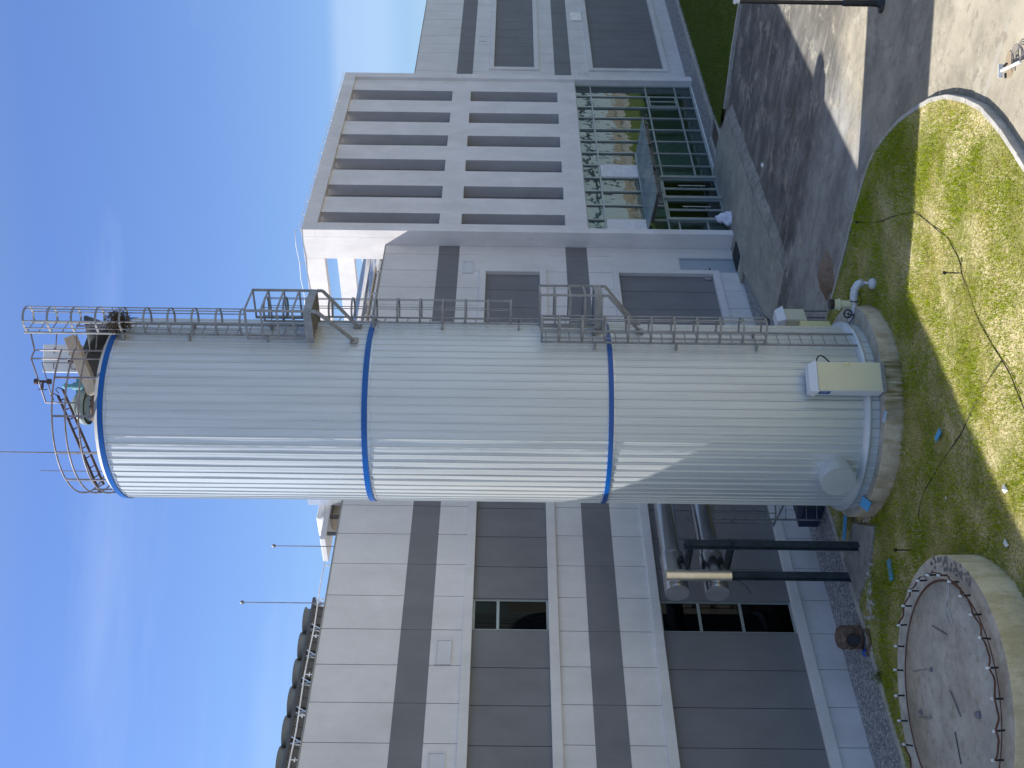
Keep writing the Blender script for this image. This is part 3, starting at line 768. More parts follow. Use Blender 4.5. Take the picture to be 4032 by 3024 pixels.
m = MB(); m.lathe((23.85, 25.0, 0), [(.42, 15.62), (.4, 15.75), (.5, 15.8), (.45, 15.95), (.25, 16.1), (.0, 16.2)], 14); obj('cowl', m, 'galv', t)
m = MB(); m.box(23.25, 24.45, 24.65, 25.4, 14.24, 15.62); obj('casing', m, 'galv', t)
# white roof hood and tan duct left of the tank
t = thing('roof_duct', 'white capped roof duct with tan side showing left of the tank', 'duct', (23.5, 26.0, 14.24))
m = MB(); m.prism([(22.95, 25.7), (26.3, 25.7), (26.3, 26.6), (22.95, 26.6)], 15.12, 15.36); obj('top_cap', m, 'plastic', t, .06)
m = MB(); m.box(22.0, 26.5, 25.6, 26.7, 14.92, 15.1); obj('flange', m, M['ventwhite'], t, .02)
m = MB(); m.box(23.1, 26.5, 25.9, 26.5, 14.24, 14.9); obj('side_panel', m, 'tan', t)
for x in (22.3, 23.0, 24.4, 25.6):
    m = MB(); m.box(x, x + .08, 25.68, 25.78, 14.24, 14.92); obj('leg', m, 'chiller', t)
# silver ducts and tan casing on the roof beside the entrance block
t = thing('rooftop_duct', 'large shiny rooftop ducts seen through the white roof opening', 'duct', (39, 27.5, 14.3))
m = MB(); m.cyl((33.5, 28.0, 15.62), (42.5, 28.0, 15.72), .32, n=20); obj('silver_duct', m, 'duct', t)
m = MB(); m.cyl((35.0, 27.0, 14.72), (38.6, 27.3, 15.1), .34, n=20); m.cyl((38.6, 27.3, 15.1), (41.5, 27.8, 15.3), .34, n=20); obj('bent_duct', m, 'duct', t)
m = MB(); m.box(32.5, 36.4, 25.4, 26.4, 14.24, 14.75); m.box(32.5, 36.6, 25.3, 26.5, 14.75, 14.82); obj('casing', m, 'tan', t, .02)
m = MB()
for x in (33, 34.5, 36.0): m.box(x, x + .07, 25.2, 25.27, 14.3, 14.7)
m.box(32.5, 36.8, 25.2, 25.27, 14.58, 14.65); obj('rail', m, 'plastic', t)
# lightning cable on the entrance block
m = MB(); m.tube([(36.75, 23.7 + i * .8, 17.98 + (.05 if i % 2 else 0)) for i in range(14)], .015, 5)
m.tube([(36.9 + i * 1.05, 23.66, 17.84 + random.uniform(-.02, .02)) for i in range(15)], .015, 5)
for i in range(0, 14, 2): m.cyl((36.88, 23.8 + i * .8, 17.7), (36.76, 23.75 + i * .8, 17.98), .01, n=5)
for i in range(15): m.cyl((36.9 + i * 1.05, 23.74, 17.75), (36.9 + i * 1.05, 23.66, 17.84), .01, n=5)
tag(obj('roof_cable', m, 'plastic'), 'thin pale lightning cable looped along the entrance block roof edge', 'cable')

# ------------------------------------------------------------------ tank
TX, TY = TK; PH0 = math.atan2(-TY, -TX)
def tp(phi, r, z):                       # phi in degrees, 0 faces the camera side
    a = PH0 + math.radians(phi); return Vector((TX + r * math.cos(a), TY + r * math.sin(a), z))
def er(phi): a = PH0 + math.radians(phi); return Vector((math.cos(a), math.sin(a), 0))
def et(phi): a = PH0 + math.radians(phi); return Vector((-math.sin(a), math.cos(a), 0))
tank = thing('storage_tank', 'tall white ribbed storage tank with three blue bands on a round base', 'tank', (TX, TY, .45))
R = 2.28; NP = 70
bowr = [random.uniform(.002, .012) for _ in range(NP)]; tilt = [random.gauss(0, .0035) for _ in range(NP)]
def ribbed(z0, z1, r, rib, nz, ribw=.15):
    b = MB(); prof = []
    for k in range(NP):
        for (t, dr) in ((0, 0), (.25, .7 * bowr[k] + tilt[k]), (.5, bowr[k]), (.72, .7 * bowr[k] - tilt[k]), (1 - ribw, 0), (1 - ribw + .03, rib), (.97, rib)):
            prof.append((2 * PI * (k + t) / NP, r + dr, k))
    n = len(prof); zl = [z0 + (z1 - z0) * i / nz for i in range(nz + 1)]
    for iz, z in enumerate(zl):
        for (a, rr, k) in prof:
            wv = .003 * math.sin(z * 1.3 + k * 2.1) if 0 < iz < nz else 0
            b.v.append((TX + (rr + wv) * math.cos(a), TY + (rr + wv) * math.sin(a), z))
    for i in range(nz):
        for j in range(n):
            j2 = (j + 1) % n; b.f.append((i * n + j, i * n + j2, (i + 1) * n + j2, (i + 1) * n + j)); b.sm.append(j % 7 in (0, 1, 2, 3))
    return b
for (z0, z1) in ((.78, 6.76), (6.82, 12.6), (12.68, 18.86)): obj('shell_cladding', ribbed(z0, z1, R, .026, 10), 'tank', tank)
for (z0, z1) in ((6.73, 6.85), (12.57, 12.71), (18.81, 18.94)):
    b = MB(); b.lathe((TX, TY, 0), [(R + .0, z0), (R + .045, z0 + .004), (R + .047, z1 - .004), (R + .0, z1)], 140, smooth=False)
    obj('blue_band', b, 'blue', tank)
for zz_ in (6.73, 12.57, 18.81):                             # crimped drip edge below each band
    b = MB()
    for k in range(NP):
        a0, a1 = 2 * PI * k / NP, 2 * PI * (k + .86) / NP; dz = random.uniform(.03, .07)
        vs = [(TX + (R + .018) * math.cos(a), TY + (R + .018) * math.sin(a), z) for z in (zz_ - dz, zz_ + .01) for a in (a0, a1)]
        b.add(vs, [(0, 1, 3, 2)])
    obj('drip_edge', b, 'galv', tank)
obj('skirt', ribbed(.34, .69, R + .09, .016, 1, .08), 'tank', tank)
b = MB(); b.lathe((TX, TY, 0), [(R - .02, .82), (R + .03, .81), (R + .15, .735), (R + .16, .66), (R + .07, .655)], 96); obj('ledge_flashing', b, 'tank', tank)
b = MB(); b.lathe((TX, TY, 0), [(R + .07, .32), (R + .11, .32), (R + .11, .345), (R + .06, .35)], 96); obj('base_seal', b, 'black', tank)
b = MB(); b.lathe((TX, TY, 0), [(R + .02, 18.92), (R + .02, 18.945), (R - .06, 18.95), (R - .06, 19.05), (R - .12, 19.06), (1.2, 19.12), (.02, 19.2)], 96); obj('roof_cone', b, M['rimgrey'], tank)
b = MB()                                                     # round manway near the foot
n_ = er(-33.0); c = tp(-36.5, R - .05, 1.36)
b.cyl(c, c + n_ * .42, .415, n=40); mw = obj('manway', b, 'tank', tank, .012)
b = MB(); b.cyl(c + n_ * .42, c + n_ * .432, .405, n=40); b.beam(c + n_ * .435 + Vector((0, 0, -.38)), c + n_ * .435 + Vector((0, 0, .38)), .008, .008)
u_ = Vector((0, 0, 1)); b.obox(c + n_ * .3 + et(-33) * .42, n_, et(-33), u_, .05, .02, .03); obj('lid', b, 'tank', mw)
# ladders -----------------------------------------------------------------------------------
def ladder(phi, z0, z1, cz, r=2.42, hw=.235, rung=.283, name='ladder', hoop=None, straps=5, cr=.3, zend=None, brz=()):
    e, t = er(phi), et(phi); c = Vector((TX, TY, 0)) + e * r
    m = MB()
    for s in (-1, 1): m.beam(c + t * hw * s + Vector((0, 0, z0)), c + t * hw * s + Vector((0, 0, z1)), .05, .035, up=e)
    z = z0 + .2
    while z < z1 - .05: m.cyl(c - t * hw + Vector((0, 0, z)), c + t * hw + Vector((0, 0, z)), .013, n=6); z += rung
    for zb in brz:
        for s in (-1, 1): m.beam(c + t * hw * s + Vector((0, 0, zb)), c + t * hw * 1.15 * s - e * (r - R) + Vector((0, 0, zb)), .1, .05)
    ob = obj(name, m, 'steel', tank)
    k = MB(); ce = .26; ang = [math.radians(a) for a in range(-20, 201, 20)]
    arc = [(-hw, .0)] + [(-cr * math.cos(a), ce + cr * math.sin(a)) for a in ang] + [(hw, .0)]
    zh = list(cz)
    for z in zh:
        # flat hoop
        P = [c + t * a_ + e * b_ + Vector((0, 0, z)) for a_, b_ in arc]
        for i in range(len(P) - 1): k.beam(P[i], P[i + 1], .012, .05)
    for i in [1 + round(j * 10 / (straps - 1)) for j in range(straps)]:
        a_, b_ = arc[i]; q_ = c + t * a_ + e * b_
        k.beam(q_ + Vector((0, 0, zh[0])), q_ + Vector((0, 0, zh[-1])), .035, .012, up=e)
    cg = obj('safety_cage', k, 'steel', ob)
    return ob
ladder(50.3, .78, 8.47, [3.05 + .5525 * i for i in range(10)] + [8.45], brz=(3.22, 5.17, 7.15))
ladder(69.5, 7.05, 15.3, [9.2 + .562 * i for i in range(11)] + [15.3], brz=(9.0, 10.9, 12.6), cr=.3)
ladder(53.0, 13.95, 21.0, [15.72 + .578 * i for i in range(10)], brz=(15.1, 17.0, 18.6))
def platform(phi, z, w, d, rail_top, fa=(0, 1)):
    e, t = er(phi), et(phi); c = Vector((TX, TY, z))
    m = MB(); r0, r1_ = R + .06, R + d
    m.obox(c + e * (r0 + r1_) / 2 - Vector((0, 0, .02)), e, t, (0, 0, 1), (r1_ - r0) / 2, w / 2, .02)
    for s in (-1, 1): m.beam(c + e * r0 + t * s * w / 2 - Vector((0, 0, .06)), c + e * r1_ + t * s * w / 2 - Vector((0, 0, .06)), .04, .19)
    m.beam(c + e * r1_ - t * w / 2 - Vector((0, 0, .06)), c + e * r1_ + t * w / 2 - Vector((0, 0, .06)), .04, .19)
    for s in (-.6, -.2, .2, .6): m.beam(c + e * r0 + t * s * w / 2 - Vector((0, 0, .08)), c + e * r1_ + t * s * w / 2 - Vector((0, 0, .08)), .03, .1)
    pf = obj('platform', m, 'steel', tank)
    m = MB(); H = rail_top - z
    cor = [e * (r0 + .1) - t * w / 2, e * r1_ - t * w / 2, e * r1_ + t * w / 2, e * (r0 + .1) + t * w / 2]
    for i, q_ in enumerate(cor): m.beam(c + q_ + Vector((0, 0, -.12)), c + q_ + Vector((0, 0, H)), .05, .05, up=e)
    for hh in (H - .02, H * .72, H * .46, H * .2):
        for i in range(3): m.beam(c + cor[i] + Vector((0, 0, hh)), c + cor[i + 1] + Vector((0, 0, hh)), .018, .045)
    obj('railing', m, 'steel', pf)
    for s in (-1, 1):
        m = MB(); o_ = c + e * r1_ + t * s * w / 2 - Vector((0, 0, .14)); o2 = o_ - Vector((0, 0, .14))
        a = tp(phi + s * 8.5, R + .05, z - 1.1)
        m.beam(o_, o2, .06, .06, up=e); m.beam(o2, a, .06, .07); m.obox(a + er(phi) * .0, er(phi + s * 8.5), et(phi + s * 8.5), (0, 0, 1), .03, .1, .09)
        obj('brace', m, 'steel', pf)
platform(54.8, 14.1, 1.02, .93, 15.55); platform(70.0, 7.1, 1.0, .95, 8.5)
# roof handrail, hatch, plant on top
PHP = [-5.8 + 24.2 * k for k in range(-7, 8) if not 40 < -5.8 + 24.2 * k < 64]
m = MB()
for p in PHP: m.beam(tp(p, 2.2, 18.95), tp(p, 2.2, 20.05), .05, .03, up=er(p))
for z in (20.05, 19.74, 19.42): m.tube([tp(p, 2.2, z) for p in range(-293, 43, 4)], .021, 6)
obj('handrail', m, 'rail', tank)
def pc(lat, off, z):                     # lateral offset to the right, towards the camera, height
    e, t = er(0), et(0); return Vector((TX, TY, z)) + e * off + t * lat
m = MB()                                                     # walk-through frame at the ladder head
pA, pB, pC, pD = pc(1.19, 1.0, 21.1), pc(1.40, 1.0, 21.02), pc(1.84, .95, 21.15), pc(.1, 1.0, 20.71)
m.tube([pC, pB, pA, pD], .02, 6)
for p in (pA, pB): m.tube([p, Vector((p.x, p.y, 19.0))], .02, 6)
m.tube([pD, Vector((pD.x, pD.y, 19.95))], .018, 6)
m.tube([pc(1.1, .8, 19.9), pc(1.1, .8, 20.92), pc(.08, .8, 20.6)], .017, 6)
for z in (19.5, 20.0, 20.5): m.tube([pc(1.40, 1.0, z), pc(1.84, .95, z)], .015, 6)
obj('gate_frame', m, 'rail', tank)
m = MB(); c0 = pc(0, .1, 0)
m.lathe((c0.x, c0.y, 0), [(.0, 20.42), (.2, 20.38), (.36, 20.28), (.45, 20.12), (.47, 20.02), (.45, 19.98)], 28); m.cyl((c0.x, c0.y, 19.2), (c0.x, c0.y, 19.98), .36, n=28)
ht = obj('hatch', m, 'hatch', tank)
m = MB(); m.lathe((c0.x, c0.y, 0), [(.36, 19.72), (.44, 19.72), (.44, 19.79), (.36, 19.79)], 28)
for i in range(16):
    a = 2 * PI * i / 16; m.cyl((c0.x + .4 * math.cos(a), c0.y + .4 * math.sin(a), 19.66), (c0.x + .4 * math.cos(a), c0.y + .4 * math.sin(a), 19.84), .02, n=5)
obj('bolt_flange', m, 'clayrust', ht)
m = MB(); p = pc(.53, .1, 19.3); m.cyl(p, p + Vector((0, 0, .8)), .05, n=10); m.cyl(p + Vector((0, 0, .8)), p + Vector((0, 0, 1.1)), .14, .1, 12)
m.cyl(p + Vector((0, 0, 1.1)), p + Vector((0, 0, 1.3)), .05, .07, 10); m.cyl(p + Vector((0, 0, 1.3)), p + Vector((0, 0, 1.38)), .09, .03, 10); m.obox(p + Vector((0, 0, .95)), et(0), er(0), (0, 0, 1), .2, .06, .06)
obj('relief_valve', m, 'turq', tank)
def valve(p):
    m = MB(); m.cyl(p - Vector((0, 0, .18)), p + Vector((0, 0, .18)), .035, n=8); m.cyl(p, p + er(0) * .02 + Vector((0, 0, .0)) + et(0) * -.18, .03, n=8)
    m.tube([p + et(0) * -.2 + (er(0) * math.cos(a) + Vector((0, 0, math.sin(a)))) * .1 for a in [i * PI / 6 for i in range(12)]], .012, 5, True)
    m.cyl(p + Vector((0, 0, .12)), p + Vector((0, 0, .2)), .07, n=10); m.cyl(p - Vector((0, 0, .2)), p - Vector((0, 0, .12)), .07, n=10)
    return m
obj('pipe_valve', valve(pc(.62, .95, 20.82)), 'rust', tank); obj('pipe_valve', valve(pc(1.16, .3, 20.25)), 'rust', tank)
m = MB(); e, t = er(0), et(0)
m.obox(pc(1.25, -.3, 20.85), t, e, (0, 0, 1), .36, .14, .47); wb = obj('white_cabinet', m, 'cabwhite', tank, .02)
for (a_, z_) in ((1.45, 21.0), (1.05, 21.0), (1.4, 20.6), (1.05, 20.55)):
    m = MB(); m.tube([pc(a_ - .06, -.14, z_), pc(a_ - .06, -.08, z_), pc(a_ + .06, -.08, z_), pc(a_ + .06, -.14, z_)], .01, 5)
    obj('handle', m, 'rust', wb)
m = MB(); m.add([pc(.45, .3, 19.15), pc(2.05, -.2, 19.15), pc(2.1, -.2, 20.1), pc(1.2, .2, 20.25), pc(.5, .3, 19.85), pc(.45, -.5, 19.15), pc(2.0, -.9, 19.15), pc(2.05, -.9, 20.1), pc(1.2, -.6, 20.25), pc(.5, -.5, 19.85)],
          [(0, 1, 2, 3, 4), (9, 8, 7, 6, 5), (0, 5, 6, 1), (1, 6, 7, 2), (2, 7, 8, 3), (3, 8, 9, 4), (4, 9, 5, 0)])
m.cyl(pc(1.7, 0, 19.6), pc(2.35, -.3, 20.3), .5, .05, 14)
obj('dust_hood', m, 'hood', tank)
m = MB(); m.beam(pc(1.75, .6, 20.3), pc(.35, .75, 19.62), .3, .26); obj('inclined_channel', m, 'tan', tank, .01)
m = MB()
a0, a1 = pc(.28, .8, 20.5), pc(-2.15, .5, 19.52); b0, b1 = pc(.43, .85, 20.36), pc(-1.95, .6, 19.38)
for (p, q_) in ((a0, a1), (b0, b1)): m.cyl(p, q_, .035, n=8)
for i in range(10):
    s = (i + .5) / 10; m.cyl(a0.lerp(a1, s), b0.lerp(b1, min(1, s + .04)), .016, n=6)
for p in (a0, b0): m.tube([p, p + Vector((0, 0, .12)) + t * .05, p + Vector((0, 0, .16)) + t * .0 + e * .05, p + t * -.1 + Vector((0, 0, .1))], .014, 5)
obj('tilted_arm', m, 'rust', tank)
m = MB(); p = pc(-1.17, .3, 19.0); m.cyl(p, p + Vector((0, 0, 5.5)), .02, .01, 6); p = pc(-1.64, .2, 19.0); m.cyl(p, p + Vector((0, 0, 2.15)), .014, .01, 6)
obj('lightning_mast', m, 'rail', tank)
# nest in the upper cage
m = MB(); nc = Vector((TX, TY, 18.75)) + er(52) * 2.62
for i in range(420):
    a = random.uniform(0, 2 * PI); rr = random.uniform(.04, .27); z = random.gauss(0, .12)
    p = nc + Vector((math.cos(a) * rr, math.sin(a) * rr, z)); dv = Vector((-math.sin(a), math.cos(a), random.gauss(0, .45))) + Vector((random.gauss(0, .6), random.gauss(0, .6), 0))
    dv.normalize(); L_ = random.uniform(.1, .32); m.cyl(p - dv * L_ / 2, p + dv * L_ / 2, .007, n=4, caps=False)
tag(obj('bird_nest', m, 'nest'), 'dark twig bird nest lodged in the top ladder cage of the tank', 'nest')
# cabinets -----------------------------------------------------------------------------------
def cabinet():
    ph = 19.5; e, t = er(17.5), et(17.5); c = Vector((TX, TY, 0)) + er(ph) * 2.62
    T_ = thing('electrical_cabinet', 'tall cream electrical cabinet with sloped white top against the tank foot', 'cabinet', (c.x, c.y, .45))
    m = MB(); m.obox(c + Vector((0, 0, 1.24)), t, e, (0, 0, 1), .36, .16, .77); obj('body', m, 'cabwhite', T_, .008)
    m = MB(); m.obox(c + e * .168 + Vector((0, 0, 1.26)), t, e, (0, 0, 1), .345, .006, .74); dr = obj('door', m, 'cream', T_, .004)
    m = MB(); m.obox(c + e * .185 + t * .3 + Vector((0, 0, 1.3)), t, e, (0, 0, 1), .012, .012, .07); obj('handle', m, 'yellow', dr)
    m = MB(); a, d_ = .39, .2
    z0, z1 = 2.02, 2.19
    P = lambda x, y, z: c + t * x + e * y + Vector((0, 0, z))
    m.add([P(-a, -d_, z0), P(a, -d_, z0), P(a, d_, z0), P(-a, d_, z0), P(-a + .04, -d_, z1), P(a - .04, -d_, z1), P(a - .06, .08, z1), P(-a + .06, .08, z1)],
          [(0, 3, 2, 1), (4, 5, 6, 7), (0, 1, 5, 4), (1, 2, 6, 5), (2, 3, 7, 6), (3, 0, 4, 7)]); obj('rain_hood', m, 'cabwhite', T_, .008)
    m = MB(); m.obox(c + Vector((0, 0, .46)), t, e, (0, 0, 1), .37, .18, .045); obj('plinth', m, 'steel', T_, .004)
    m = MB(); m.obox(c - t * .363 + e * .03 + Vector((0, 0, 1.84)), e, t, (0, 0, 1), .1, .003, .13); lb = obj('sign_plate', m, 'labelblue', T_)
    m = MB()
    for k in range(3): m.obox(c - t * .3675 + e * .03 + Vector((0, 0, 1.9 - k * .05)), e, t, (0, 0, 1), .055, .001, .008)
    obj('sign_lines', m, 'labelwhite', lb)
    m = MB(); q0 = c + t * .36 + Vector((0, 0, 1.98)); m.tube([q0 + t * (.02 + .2 * math.sin(PI * i / 10)) + Vector((0, 0, -.36 * i / 10 + .05 * math.sin(PI * i / 10))) for i in range(11)], .018, 6)
    obj('cable_loop', m, 'black', T_)
cabinet()
T_ = thing('control_cabinet', 'small white cabinet with sloped hood on legs right behind the tank', 'cabinet', (24.5, 18.6, -.15))
m = MB(); m.box(24.3, 24.84, 18.5, 18.8, .66, 1.3); obj('body', m, 'cream', T_, .006)
m = MB(); m.box(24.33, 24.81, 18.488, 18.499, .7, 1.27); obj('door', m, 'cream', T_, .003)
m = MB(); m.add([(24.24, 18.42, 1.28), (24.9, 18.42, 1.28), (24.9, 18.9, 1.28), (24.24, 18.9, 1.28), (24.3, 18.55, 1.5), (24.84, 18.55, 1.5), (24.84, 18.85, 1.5), (24.3, 18.85, 1.5)],
      [(0, 3, 2, 1), (4, 5, 6, 7), (0, 1, 5, 4), (1, 2, 6, 5), (2, 3, 7, 6), (3, 0, 4, 7)]); obj('rain_hood', m, 'cabwhite', T_, .006)
for xx_, yy_ in ((24.33, 18.53), (24.8, 18.53), (24.33, 18.77), (24.8, 18.77)):
    m = MB(); m.box(xx_ - .02, xx_ + .02, yy_ - .02, yy_ + .02, -.15, .655); obj('leg', m, 'steel', T_)
m = MB(); m.box(23.5, 24.22, 18.45, 18.75, .02, .9)
t2 = tag(obj('meter_box', m, 'yellow', None, .008), 'pale yellow box on the ground half hidden behind the tank', 'box')

# ------------------------------------------------------------------ round concrete bases
def rough_disc(c, r, z0, z1, name, mat):
    b = MB(); n = 120
    b.lathe((c[0], c[1], 0), [(r + .03, z0), (r + .01, z1 - .02), (r - .012, z1)], n)
    return b
def mossy(m):
    nt = m.node_tree; b = [n for n in nt.nodes if n.type == 'BSDF_PRINCIPLED'][0]; old = b.inputs['Base Color'].links[0].from_socket
    vd = nt.nodes.new('ShaderNodeVectorMath'); vd.operation = 'DISTANCE'; g = nt.nodes.new('ShaderNodeNewGeometry')
    fl = nt.nodes.new('ShaderNodeMapping'); fl.inputs['Scale'].default_value = (1, 1, 0.15); nt.links.new(g.outputs['Position'], fl.inputs[0])
    nt.links.new(fl.outputs[0], vd.inputs[0]); vd.inputs[1].default_value = (18.93, 16.08, 0.03)
    near = sstep(nt, vd.outputs['Value'], 1.05, 0.25); st = noise(nt, coords(nt, (9, 9, 0.6)), 1.0, 4, 0.6)
    f = math2(nt, 'MULTIPLY', near, ramp(nt, st, [(0.38, (0.1, 0.1, 0.1)), (0.58, (0.9, 0.9, 0.9))]))
    nt.links.new(mixc(nt, f, old, (0.13, 0.105, 0.015)), b.inputs['Base Color']); return m
pd = thing('tank_base', 'round concrete base with green streaks carrying the white tank', 'concrete base', (PAD1[0], PAD1[1], 0))
obj('side', rough_disc(PAD1, R1, -.3, .45, '', ''), mossy(concrete('streaked_pad', (0.46, 0.38, 0.25), (0.66, 0.56, 0.40), (0.36, 0.28, 0.14), scale=2.0)), pd)
b = MB(); b.lathe((PAD1[0], PAD1[1], 0), [(R1 - .012, .45), (R1 - .5, .455), (1.5, .456)], 120); b.f = [f[::-1] for f in b.f]; obj('top', b, 'padtop', pd)
p2 = thing('empty_tank_base', 'empty round concrete base ringed with white capped anchor bolts', 'concrete base', (PAD2[0], PAD2[1], 0))
ZP = .67
obj('side', rough_disc(PAD2, R2, -.3, ZP, '', ''), concrete('yellow_pad_side', (0.55, 0.455, 0.27), (0.72, 0.61, 0.40), (0.45, 0.36, 0.19), scale=1.6), p2)
b = MB(); b.lathe((PAD2[0], PAD2[1], 0), [(R2 - .012, ZP), (2.24, ZP + .004), (2.235, ZP - .05), (2.2, ZP - .05), (2.195, ZP - .005), (1.2, ZP - .008), (.01, ZP - .008)], 120); b.f = [f[::-1] for f in b.f]
obj('top', b, 'padtop', p2)
b = MB(); b.lathe((PAD2[0], PAD2[1], 0), [(2.2, ZP - .05), (2.21, ZP + .012), (2.232, ZP + .012), (2.236, ZP - .05)], 120); obj('iron_ring', b, 'taped', p2)
bolt0 = None
for k in range(28):
    a = 2 * PI * k / 28 + .09; x, y = PAD2[0] + 2.33 * math.cos(a), PAD2[1] + 2.33 * math.sin(a)
    if bolt0 is None:
        m = MB(); m.cyl((x, y, ZP - .02), (x, y, ZP + .2), .019, n=8)
        bolt0 = obj('anchor_bolt', m, 'black', p2, loc=(x, y, ZP)); bolt_xy = (x, y)
        m = MB(); m.lathe((x, y, ZP), [(.0, .225), (.022, .218), (.028, .19), (.025, .16), (.02, .15)], 10)
        cap0 = obj('cap', m, 'plastic', bolt0, loc=(x, y, ZP))
    else:
        o = bolt0.copy(); COL.objects.link(o); o.parent = p2; o.location = (x - PAD2[0], y - PAD2[1], ZP)
        o.rotation_euler = (random.gauss(0, .05), random.gauss(0, .05), a)
        c_ = cap0.copy(); COL.objects.link(c_); c_.parent = o
for (k0, k1) in ((-6, 1), (6, 12), (16, 23)):
    m = MB(); pts = []
    for i in range((k1 - k0) * 6 + 1):
        a = 2 * PI * (k0 + i / 6) / 28 + .09; f_ = (i % 6) / 6.0
        sag = .05 * math.sin(PI * f_); pts.append((PAD2[0] + (2.36 + .02 * math.sin(i * 1.7)) * math.cos(a), PAD2[1] + (2.36 + .02 * math.sin(i * 1.7)) * math.sin(a), ZP + .17 - sag))
    for i in range(len(pts) - 1): m.beam(pts[i], pts[i + 1], .008, .035)
    obj('tape_strip', m, 'taped', p2)
def litter(name, label, cat, pts, r, mat):
    m = MB(); m.tube(pts, r, 6); return tag(obj(name, m, mat), label, cat)
zz0 = ZP + .004
for (lab, p, q_, r_, mt) in (('long thin grey rod lying near the middle of the empty base', (11.62, 17.72), (11.0, 17.66), .012, 'rail'), ('short dark rod near the bolt ring on the empty base', (12.95, 17.5), (12.42, 17.06), .01, 'steel2'),
      ('short steel rod close to the wall side of the empty base', (12.9, 19.0), (12.55, 18.4), .012, 'steel'), ('thin steel rod at the lower wall side of the empty base', (12.1, 19.45), (11.75, 18.9), .012, 'steel'),
      ('dark rod pointing off the bottom of the empty base', (10.95, 18.1), (10.4, 18.3), .011, 'steel2')):
    litter('steel_rod', lab, 'rod', [(p[0], p[1], zz0 + r_), (q_[0], q_[1], zz0 + r_)], r_, mt)
for i, (lab, x, y, s) in enumerate((('larger dark square stone on the empty base near the front bolts', 10.62, 16.98, .075), ('dark pebble beside the thin rod on the empty base', 12.4, 18.2, .05), ('grey stone pair piece by the wall side ring of the empty base', 12.12, 19.3, .055))):
    m = MB(); pts = []
    m.lathe((x, y, zz0), [(s, 0), (s * 1.05, s * .4), (s * .7, s * .9), (.0, s)], 6, smooth=False); tag(obj('stone', m, 'rail'), lab, 'stone')
m = MB(); m.tube([(12.62 + .22 * math.cos(a) + .05 * a / 6, 16.75 + .1 * math.sin(a), zz0 + .01) for a in [i * .35 for i in range(17)]] + [(12.9, 16.4, zz0 + .01), (13.1, 16.2, zz0 + .01)], .008, 5)
tag(obj('wire_loop', m, 'galv'), 'loop of thin wire lying inside the empty base ring', 'wire')
# broken concrete at the front rim of the empty base
m = MB()
for i in range(70):
    a = math.radians(random.uniform(-70, -28)); rr = random.uniform(2.42, 2.68); s = random.uniform(.015, .06)
    x, y = PAD2[0] + rr * math.cos(a), PAD2[1] + rr * math.sin(a)
    m.lathe((x, y, ZP), [(s, -.01), (s * .9, s * .3), (.0, s * .45)], 5, smooth=False)
o = obj('broken_rim', m, simple('broken_concrete', (0.19, 0.18, 0.165), .95, 0, .3, 12), p2); o['kind'] = 'stuff'

# ------------------------------------------------------------------ pipe rack left of the tank
pr_ = thing('pipe_rack', 'dark steel post frame carrying two stainless ducts beside the tank', 'pipe rack', (18.14, 21.8, 0))
for (y, zt) in ((21.16, 4.62), (22.41, 4.62)):
    m = MB(); x = 18.14
    m.box(x - .09, x + .09, y - .085, y - .07, .0, zt); m.box(x - .09, x + .09, y + .07, y + .085, .0, zt); m.box(x - .008, x + .008, y - .07, y + .07, .0, zt)
    m.box(x - .13, x + .13, y - .13, y + .13, .0, .03); obj('post', m, 'steel2', pr_)
for z in (4.52, 3.46):
    m = MB(); m.box(18.06, 18.22, 21.0, 22.6, z - .016, z); m.box(18.06, 18.22, 21.0, 22.6, z - .15, z - .134); m.box(18.13, 18.15, 21.0, 22.6, z - .134, z - .016)
    obj('cross_beam', m, 'steel2', pr_)
for z in (4.86, 3.83):
    m = MB(); m.cyl((17.05, 21.78, z - .01), (18.2, 21.78, z), .31, n=32); m.cyl((18.2, 21.78, z), (24.0, 21.78, z + .06), .27, n=32); m.lathe((0, 0, 0), [(0, 0)], 3) if False else None
    m.cyl((18.2, 21.78, z), (18.24, 21.78, z), .318, n=32)
    dk = obj('stainless_duct', m, 'duct', pr_)
    m = MB(); m.cyl((17.035, 21.78, z - .01), (17.05, 21.78, z - .01), .308, n=32); obj('end_cap', m, simple('brushed_cap', (.28, .285, .3), .55, .4), dk)
m = MB(); m.cyl((17.28, 21.36, 3.5), (17.28, 21.36, 5.16), .15, n=24); m.cyl((17.28, 21.36, 4.32), (17.28, 21.36, 4.335), .153, n=24)
obj('vertical_sleeve', m, simple('satin_steel', (.68, .64, .56), .3, .9), pr_)
m = MB(); m.tube([(17.2, 21.4, 3.5), (17.15, 21.4, 3.3), (17.0, 21.42, 3.15), (16.8, 21.45, 3.05)], .012, 5); m.tube([(17.3, 21.4, 4.2), (17.1, 21.4, 4.1), (17.15, 21.4, 4.0), (17.3, 21.4, 4.05)], .014, 5); obj('loose_cable', m, 'black', pr_)
m = MB(); m.prism([(18.82, 21.0), (17.72, 19.9), (17.35, 21.2), (17.3, 22.4), (17.5, 22.36), (18.68, 22.36)], -.25, lambda x, y: .06 + (.05 if x > 17.7 else -.02)); struct('footing', m, 'foot', .03)
